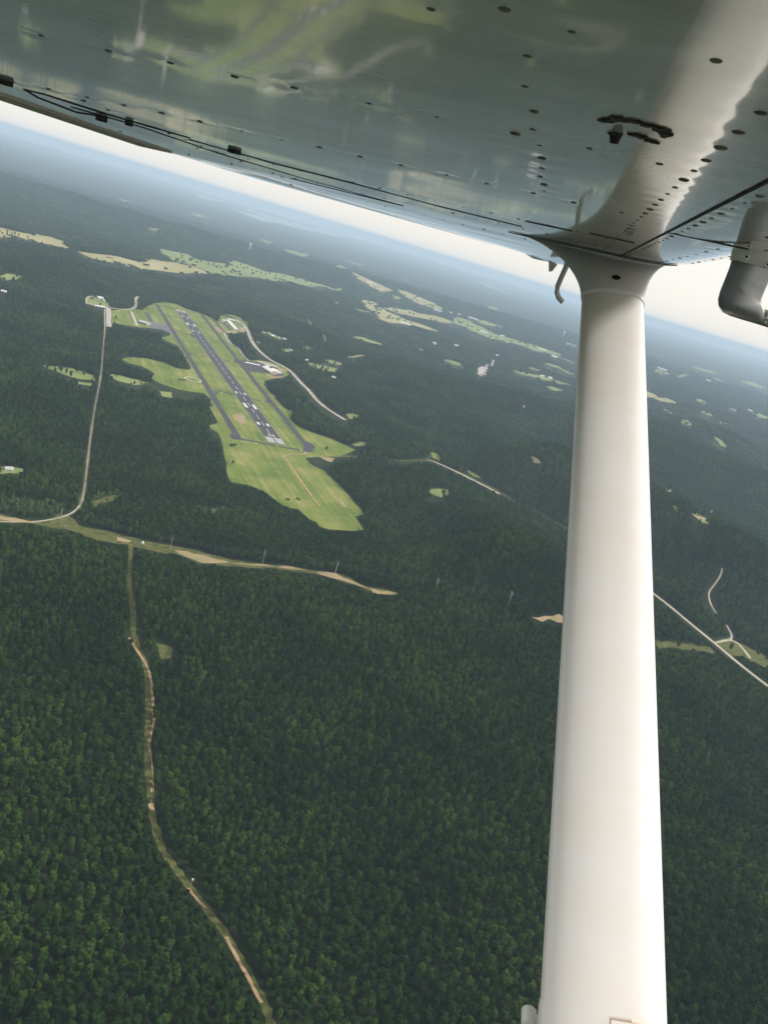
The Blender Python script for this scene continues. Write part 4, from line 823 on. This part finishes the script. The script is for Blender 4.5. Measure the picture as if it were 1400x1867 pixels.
for yy, x0, x1, st in [(.757, -1.09, .06, .0625), (1.235, -1.09, .06, .062), (1.845, -1.09, .07, .061), (2.18, -1.05, .06, .06), (.44, -.75, .05, .066), (2.75, -1.0, .05, .065)]:
    xs = np.arange(x1 - .01, x0, -st); rivet_row([(x + rng.normal(0, .002), yy + rng.normal(0, .003)) for x in xs])
rivet_row([(.078, y) for y in np.arange(.40, 2.35, .060)]); rivet_row([(.145, y) for y in np.arange(.70, 2.45, .062)])
rivet_row([(-.055 + rng.normal(0, .003), y) for y in np.arange(.42, 1.2, .075)])
rivet_row([(-.80, y) for y in np.arange(1.30, 2.3, .075)]); rivet_row([(.235, y) for y in np.arange(.95, 2.4, .12)]); rivet_row([(.30, y) for y in np.arange(1.0, 2.4, .10)])
RIVA = np.array(RIV)
def build_wing():
    ys = np.concatenate([np.arange(.30, 2.5, .0125), np.arange(2.5, 5.0, .05), [5.0, 5.05, 5.10, 5.15]])
    us = np.concatenate([np.linspace(0, .70, 150)[:-1], np.linspace(.70, .985, 60), 1 - (1 - .985) * (1 - np.linspace(0, 1, 9)[1:]) ** 2])
    U, Yg = np.meshgrid(us, ys, indexing='ij'); LE, TE = stn(Yg, 1), stn(Yg, 2); Xg = TE + (LE - TE) * U
    Zl = low_z(Xg, Yg)
    # skin dimples round the rivets and slight oil-canning
    dim = np.zeros(Xg.shape)
    for (rx, ry) in RIVA:
        iy = np.abs(ys - ry) < .05
        if iy.any():
            sub = np.ix_(np.ones(len(us), bool), iy); d2 = (Xg[sub] - rx) ** 2 + (Yg[sub] - ry) ** 2; dim[sub] += np.exp(-d2 / (2 * .013 ** 2))
    Zl = Zl + dim * 0.00028 + 0.0004 * np.sin(Xg * 9 + 1) * np.sin(Yg * 11) * np.clip((LE - .3 - Xg) / .3, 0, 1)
    nu, ny = Xg.shape; V = np.stack([Xg, Yg, Zl], -1).reshape(-1, 3).tolist()
    idx = np.arange(nu * ny).reshape(nu, ny); Fq = np.stack([idx[:-1, :-1], idx[1:, :-1], idx[1:, 1:], idx[:-1, 1:]], -1).reshape(-1, 4)[:, ::-1].tolist()
    # upper skin, coarse
    us2 = np.linspace(0, 1, 40); ys2 = ys[::6] if ys[::6][-1] == ys[-1] else np.concatenate([ys[::6], ys[-1:]])
    U2, Y2 = np.meshgrid(1 - (1 - us2) ** 2, ys2, indexing='ij'); LE, TE = stn(Y2, 1), stn(Y2, 2); X2 = TE + (LE - TE) * U2
    c = (LE - TE); s = 1 - U2; th = c * (0.62 * (0.2969 * np.sqrt(np.clip(s, 0, 1)) - 0.126 * s - 0.3516 * s ** 2 + 0.2843 * s ** 3 - 0.1036 * s ** 4) * 1.15)
    Zle = low_z(LE, Y2); Zte = low_z(TE, Y2); Z2 = Zle * U2 + (Zte + .004) * (1 - U2) + th
    b = len(V); V += np.stack([X2, Y2, Z2], -1).reshape(-1, 3).tolist(); i2 = np.arange(X2.size).reshape(X2.shape) + b
    Fq += np.stack([i2[:-1, :-1], i2[1:, :-1], i2[1:, 1:], i2[:-1, 1:]], -1).reshape(-1, 4).tolist()
    o = mesh_obj('wing', V, Fq, M['wing'], plane, True)
    rib = [V[int(idx[i, 0])] for i in range(nu)] + [V[int(i2[i, 0])] for i in range(len(us2) - 1, -1, -1)]
    mesh_obj('root_rib', rib, [list(range(len(rib)))], M['wing'], o); return o
wing = build_wing()
# rivet heads: low domes, one shared mesh
bm = bmesh.new(); bmesh.ops.create_uvsphere(bm, u_segments=10, v_segments=4, radius=1.0)
for v in bm.verts: v.co.x *= .0046; v.co.y *= .0050; v.co.z *= .0016
rme = bpy.data.meshes.new('rivet'); bm.to_mesh(rme); bm.free(); rme.materials.append(M['grime']); rme.shade_smooth()
for (x, y) in RIVA[:300]:
    s = rng.uniform(.5, 1.15); share('rivet', rme, wing, (x, y, float(low_z(np.array(x), np.array(y))) + .0004), scl=(s, s, s))
def seam(name, pts, w, m=M['black'], h=.0012, par=None, th=.0):
    """thin raised strip that follows the lower skin; pts are (x, y)"""
    P = np.array(densify(pts, .03, False)); T = np.gradient(P, axis=0); T /= np.linalg.norm(T, axis=1)[:, None]; N = np.c_[T[:, 1], -T[:, 0]]
    ww = np.full(len(P), w / 2.0); A = P + N * ww[:, None]; B = P - N * ww[:, None]
    zc = low_z(P[:, 0], P[:, 1]); n = len(P)
    v = [(*a, z - h) for a, z in zip(A, zc)] + [(*b, z - h) for b, z in zip(B, zc)] + [(*a, z + .002) for a, z in zip(A, zc)] + [(*b, z + .002) for b, z in zip(B, zc)]
    f = []
    for i in range(n - 1): f += [[i, i + 1, n + i + 1, n + i], [2 * n + i, 2 * n + i + 1, i + 1, i], [n + i, n + i + 1, 3 * n + i + 1, 3 * n + i]]
    f += [[0, n, 3 * n, 2 * n], [n - 1, 2 * n - 1, 4 * n - 1, 3 * n - 1]]
    return mesh_obj(name, v, f, m, par or wing)
def pix(pts): return [tuple(on_wing(*p)[:2]) for p in pts]
seam('skin_seam', [(.131, .36), (.131, 2.60)], .0035)
seam('skin_seam', [(.05, .352), (.37, .352)], .006)
# flap and aileron gaps along the trailing edge
flap = seam('flap_gap', pix([(46, 163), (80, 171), (195, 208), (345, 251)]), .012)
seam('flap_gap', pix([(46, 163), (70, 178), (140, 205), (190, 213)]), .005)
seam('skin_seam', pix([(130, 195), (260, 232), (400, 280), (560, 327), (735, 376)]), .005, h=.001)
seam('aileron_gap', pix([(345, 254), (500, 298), (650, 336), (800, 376), (950, 413)]), .005)
seam('aileron_gap', pix([(530, 325), (620, 348), (735, 376)]), .010)
seam('skin_seam', [(-1.135, 1.2), (-1.135, 2.26)], .005)
for y in np.arange(1.45, 2.26, .0895):
    b = MB(); b.box(-.0035, .0035, -.0045, .0045, -.0028, .001); o = b.build('trim_clip', M['black'], wing); o.location = (-1.142, y, low_z(np.array(-1.142), np.array(y)))
b = MB(); b.box(-1.20, -1.105, .31, 2.24, HW0 - .0035, HW0 + .0025); b.build('flap_trim', M['tantrim'], wing)
# aileron: the outer trailing panel, slightly proud below the skin
def panel(name, y0, y1, d0, d1, drop, m):
    ys = np.linspace(y0, y1, 24); us = np.linspace(0, 1, 7); v = []; f = []
    for y in ys:
        te = float(stn(y, 2))
        for u in us:
            x = te + d0 + (d1 - d0) * u; v.append((x, y, float(low_z(np.array(x), np.array(y))) - drop * math.sin(math.pi * (.1 + .8 * u)) - .001))
    n = len(us)
    for i in range(len(ys) - 1):
        for j in range(n - 1): a = i * n + j; f.append([a, a + 1, a + n + 1, a + n])
    return mesh_obj(name, v, f, m, wing, True)
panel('aileron', 2.5, 4.75, -.004, .21, .004, M['wing'])
for px, py, s in [(428, 273, .34), (186, 214, .26), (12, 147, .24), (236, 222, .18)]:
    x, y, z = on_wing(px, py); b = MB(); b.box(-.028 * s, .028 * s, -.035 * s, .035 * s, -.007, .004); b.box(-.012 * s, .03 * s, -.05 * s, -.036 * s, -.005, .004); o = b.build('hinge_bracket', M['rubber'], wing); o.location = (x, y, float(low_z(np.array(x), np.array(y))))
# sooty tie-down recess
x, y, z = on_wing(1160, 236); td = empty('tie_down', (x, y, HW0)); td.parent = plane
def blot(name, cx_, cy_, rx, ry, k):
    v = [(cx_ + rx * (1 + .35 * math.sin(3 * w + k) + .2 * math.sin(7 * w + 2 * k)) * math.cos(w), cy_ + ry * (1 + .3 * math.cos(2 * w + k) + .2 * math.sin(5 * w)) * math.sin(w), 0) for w in np.linspace(0, 6.283, 22)[:-1]]
    n = len(v); V_ = [(a, b_, -.0012) for a, b_, _ in v] + [(cx_ + (a - cx_) * 1.12, cy_ + (b_ - cy_) * 1.12, .0006) for a, b_, _ in v]
    mesh_obj(name, V_, [list(range(n))[::-1]] + [[q, (q + 1) % n, n + (q + 1) % n, n + q] for q in range(n)], M['rubber'], td)
for q in [(-.004, -.028, .006, .005, 0), (-.015, -.024, .006, .009, 1), (.006, -.024, .005, .004, 8), (.014, -.018, .005, .006, 2), (.019, -.004, .004, .007, 3), (-.012, .034, .0045, .008, 4), (.004, .020, .006, .006, 5), (.014, .030, .004, .005, 6), (-.022, -.012, .004, .006, 7)]:
    blot('soot_blot', *q)
b = MB(); b.tube([(-.012, .034, .001), (-.012, .034, -.006)], [.005, .003], 10); b.build('drain_nipple', M['rubber'], td)

# strut: streamlined tube from the wing fitting down towards the fuselage
SC = 0.16
def strut_pt(px, py, w): d = pray(px, py); return d / F0 * (F0 * SC / w)
S_top, S_bot = strut_pt(1116, 552, 112), strut_pt(1099, 1830, 228)
sax = nrm(S_top - S_bot); S_low = S_bot - sax * 0.55
sx = np.array([1.0, 0, 0]); sx = nrm(sx - sax * sax.dot(sx)); sy = np.cross(sax, sx)
def section(n=48, c=SC, t=.062):
    out = []
    for k in range(n):
        a = 2 * math.pi * k / n; ca, sa = math.cos(a), math.sin(a)
        out.append((c / 2 * (math.copysign(abs(ca) ** .85, ca)), t / 2 * math.copysign(abs(sa) ** .9, sa) * (1 - .18 * -ca)))
    return out
SEC = section(); NS = len(SEC)
def ring(c, sec, ax=sx, ay=sy, sc=1.0): return [tuple(c + ax * (p[0] * sc) + ay * (p[1] * sc)) for p in sec]
v = []; f = []
stops = np.linspace(0, 1, 30)
for s in stops: v += ring(S_low + (S_top + sax * .03 - S_low) * s, SEC)
for i in range(len(stops) - 1):
    for k in range(NS): a = i * NS + k; bb = i * NS + (k + 1) % NS; f.append([a, bb, bb + NS, a + NS])
strut = mesh_obj('strut', v, f, M['strut'], plane, True)
# fairing: flares from the strut to a long teardrop on the wing
tt = (HW0 - S_top[2]) / sax[2]; S_w = S_top + sax * tt
v = []; f = []; NR = 16
TEAR = []
for k in range(NS):
    a = 2 * math.pi * k / NS; ca, sa = math.cos(a), math.sin(a)
    lx = 0.175 * ca if ca > 0 else 0.30 * ca
    TEAR.append((lx, .062 * math.copysign(abs(sa) ** 1.0, sa) * (1.0 if ca > 0 else (1 + ca * .75)) - (0.0 if ca > 0 else -.0)))
for i in range(NR + 1):
    s = i / NR; e = s ** 2.2; c = S_top + (S_w - S_top) * s
    for k in range(NS):
        p = c + sx * (SEC[k][0] * 1.03) + sy * (SEC[k][1] * 1.06)
        q = S_w + np.array([TEAR[k][0], -TEAR[k][1] * .9, 0]); q[2] = float(low_z(np.array(min(q[0], .36)), np.array(q[1]))) + .002
        h = S_top + (S_w - S_top) * s
        w = p * (1 - e) + (np.array([q[0], q[1], 0]) + np.array([0, 0, p[2]])) * e
        w[2] = p[2] * (1 - s ** 2) + (q[2]) * s ** 2
        v.append(tuple(w))
for i in range(NR):
    for k in range(NS): a = i * NS + k; bb = i * NS + (k + 1) % NS; f.append([a, bb, bb + NS, a + NS])
n0 = len(v)     # turned-in lip at the lower rim
v += ring(S_top, SEC, sc=.995)
for k in range(NS): a = k; bb = (k + 1) % NS; f.append([n0 + k, n0 + bb, bb, a])
fair = mesh_obj('strut_fairing', v, f, M['strut'], plane, True)
# flange line and hole
rimpts = [np.array(v[NR * NS + k]) for k in range(NS)]; b = MB(); b.tube([p + np.array([0, 0, -.004]) for p in rimpts + rimpts[:1]], .0013, 6, cap=False); b.build('fairing_edge', M['rubber'], fair)
hd = pray(1119, 506); hp = hd * (S_top[1] + .10) / hd[1]
# hole sits on the camera-facing flank: find the fairing vertex nearest to that line of sight
best = min((np.linalg.norm(np.cross(np.array(p), nrm(hd))), i) for i, p in enumerate(v[:n0]) if np.array(p)[1] < S_top[1] + .13 and np.array(p).dot(nrm(hd)) < np.linalg.norm(hp) + .02)[1]
hc = np.array(v[best]); hn = np.array(fair.data.vertices[best].normal); hn = hn if hn.dot(hd) < 0 else -hn
b = MB(); b.tube([hc - hn * .02, hc + hn * .0018], .0115, 20); b.build('drain_hole', M['black'], fair)
# lower cuff with bolt
c0 = strut_pt(1098, 1850, 229.5); v = []; f = []
for s in (0, .004, .5): v += ring(c0 - sax * s, SEC, sc=1.0 if s == 0 else 1.02)
for i in range(2):
    for k in range(NS): a = i * NS + k; bb = i * NS + (k + 1) % NS; f.append([a, bb, bb + NS, a + NS])
cuff = mesh_obj('lower_cuff', v, f, M['strut'], strut, True)
b = MB(); y0 = c0 - sax * .004; pb = at_y(963, 1857, c0[1]); b.tube([pb + np.array([.03, 0, 0]), pb + np.array([.004, -.0, 0]), pb], [.0075, .0080, .005], 14); b.tube([pb + np.array([0, .012, 0]), pb - np.array([0, .012, 0])], [.0098, .0090], 18); b.build('bolt', M['strut'], cuff)
b = MB(); rr_ = ring(c0 + sax * .001, SEC, sc=1.004); b.tube([np.array(p) for p in rr_ + rr_[:1]], .0009, 6, cap=False); b.build('cuff_edge', M['tantrim'], cuff)
b = MB(); pe = at_y(1112, 1856, c0[1] - .035); pf = at_y(1200, 1875, c0[1] - .02); b.tube([at_y(1112, 1880, c0[1] - .037), pe, at_y(1150, 1862, c0[1] - .036), pf], .0022, 6); b.build('cuff_edge', M['tantrim'], cuff)

# pitot mast: outline in the fore-aft plane, lens-shaped across
PY = 1.55
def mast(name, pix_pts, y0, th, m, par, bev=.35):
    P = [at_y(*p, y0) for p in pix_pts]; c = np.mean(P, axis=0); v = []; f = []; n = len(P); lev = [(-1, 1 - bev * .45), (-.7, 1 - bev * .12), (0, 1.0), (.7, 1 - bev * .12), (1, 1 - bev * .45)]
    for t, s in lev: v += [tuple(c + (p - c) * s + np.array([0, t * th / 2, 0])) for p in P]
    for i in range(len(lev) - 1):
        for k in range(n): a = i * n + k; bb = i * n + (k + 1) % n; f.append([a, bb, bb + n, a + n])
    f.append(list(range(n))[::-1]); f.append([len(v) - n + k for k in range(n)])
    return mesh_obj(name, v, f, m, par, True)
pit = empty('pitot_mast', tuple(at_y(1370, 437, PY))); pit.parent = plane
def rel(o): o.matrix_parent_inverse = Matrix.Translation(-pit.location); return o
rel(mast('leg', [(1334, 470), (1330, 485), (1321, 508), (1312, 530), (1308, 545), (1309, 558), (1316, 569), (1330, 576), (1352, 583), (1376, 590), (1392, 595), (1392, 563), (1387, 557), (1385, 548), (1392, 530), (1400, 512), (1412, 482), (1414, 470)], PY, .030, M['pitot'], pit))
rel(mast('collar', [(1336, 432), (1334, 455), (1333, 466), (1330, 474), (1360, 482), (1395, 491), (1420, 498), (1424, 470), (1428, 440), (1430, 430)], PY, .040, M['strut'], pit, .3))
for (px, py) in [(1360, 468), (1399, 482)]:
    p = at_y(px, py, PY - .0205); b = MB(); b.tube([p + np.array([0, .004, 0]), p, p - np.array([0, .0015, 0])], [.0055, .0055, .004], 16); rel(b.build('screw', M['strut'], pit)); b = MB(); b.tube([p, p - np.array([0, .002, 0])], .0022, 8); rel(b.build('screw_slot', M['black'], pit))
b = MB(); b.tube([at_y(1380, 575, PY), at_y(1396, 580, PY), at_y(1470, 604, PY), at_y(1560, 632, PY)], [.0120, .0138, .0136, .0125], 24); rel(b.build('pitot_tube', M['steel'], pit, True))
# fuel vent and drain tubes behind the strut
b = MB(); VY = 2.56; b.tube([at_y(*p, VY) for p in [(1041, 452), (1037, 468), (1031, 488), (1022, 508), (1016, 522), (1015, 533), (1018, 543), (1026, 551)]], .0078, 12); b.build('vent_tube', M['strut'], plane, True)
b = MB(); A = at_y(1003, 470, 3.0); b.v = [tuple(at_y(*p, 4.4) + np.array([0, s, 0])) for s in (-.01, .01) for p in [(1000, 474), (1016, 482), (1006, 495), (1000, 495)]]; b.f = [[3, 2, 1, 0], [4, 5, 6, 7], [0, 1, 5, 4], [1, 2, 6, 5], [2, 3, 7, 6], [3, 0, 4, 7]]; b.build('hinge_tab', M['strut'], plane)
for (px, py, L) in [(1000, 412, .10), (1115, 434, .09), (1290, 440, .12)]:
    x, y, z = on_wing(px, py); b = MB(); b.box(-L / 2, L / 2, -.0025, .0025, -.0015, .001); o = b.build('drain_slot', M['rubber'], wing); o.location = (x, y, float(low_z(np.array(x), np.array(y)))); o.rotation_euler = (0, 0, -.08)

# ------------------------------------------------------------------ haze
def build_haze():
    m = bpy.data.materials.new('haze_air'); m.use_nodes = True; t = m.node_tree; t.nodes.clear()
    out = t.nodes.new('ShaderNodeOutputMaterial'); pv = t.nodes.new('ShaderNodeVolumePrincipled')
    pv.inputs['Color'].default_value = (0.62, 0.81, 1.0, 1); pv.inputs['Density'].default_value = 5.3e-5; pv.inputs['Anisotropy'].default_value = 0.0
    t.links.new(pv.outputs[0], out.inputs['Volume'])
    b = MB(); b.box(-61000, 61000, -61000, 61000, -140, ALT + 45); o = b.build('haze', m); tag(o, 'pale blue summer haze filling the air over the land', 'haze', kind='stuff')
build_haze()
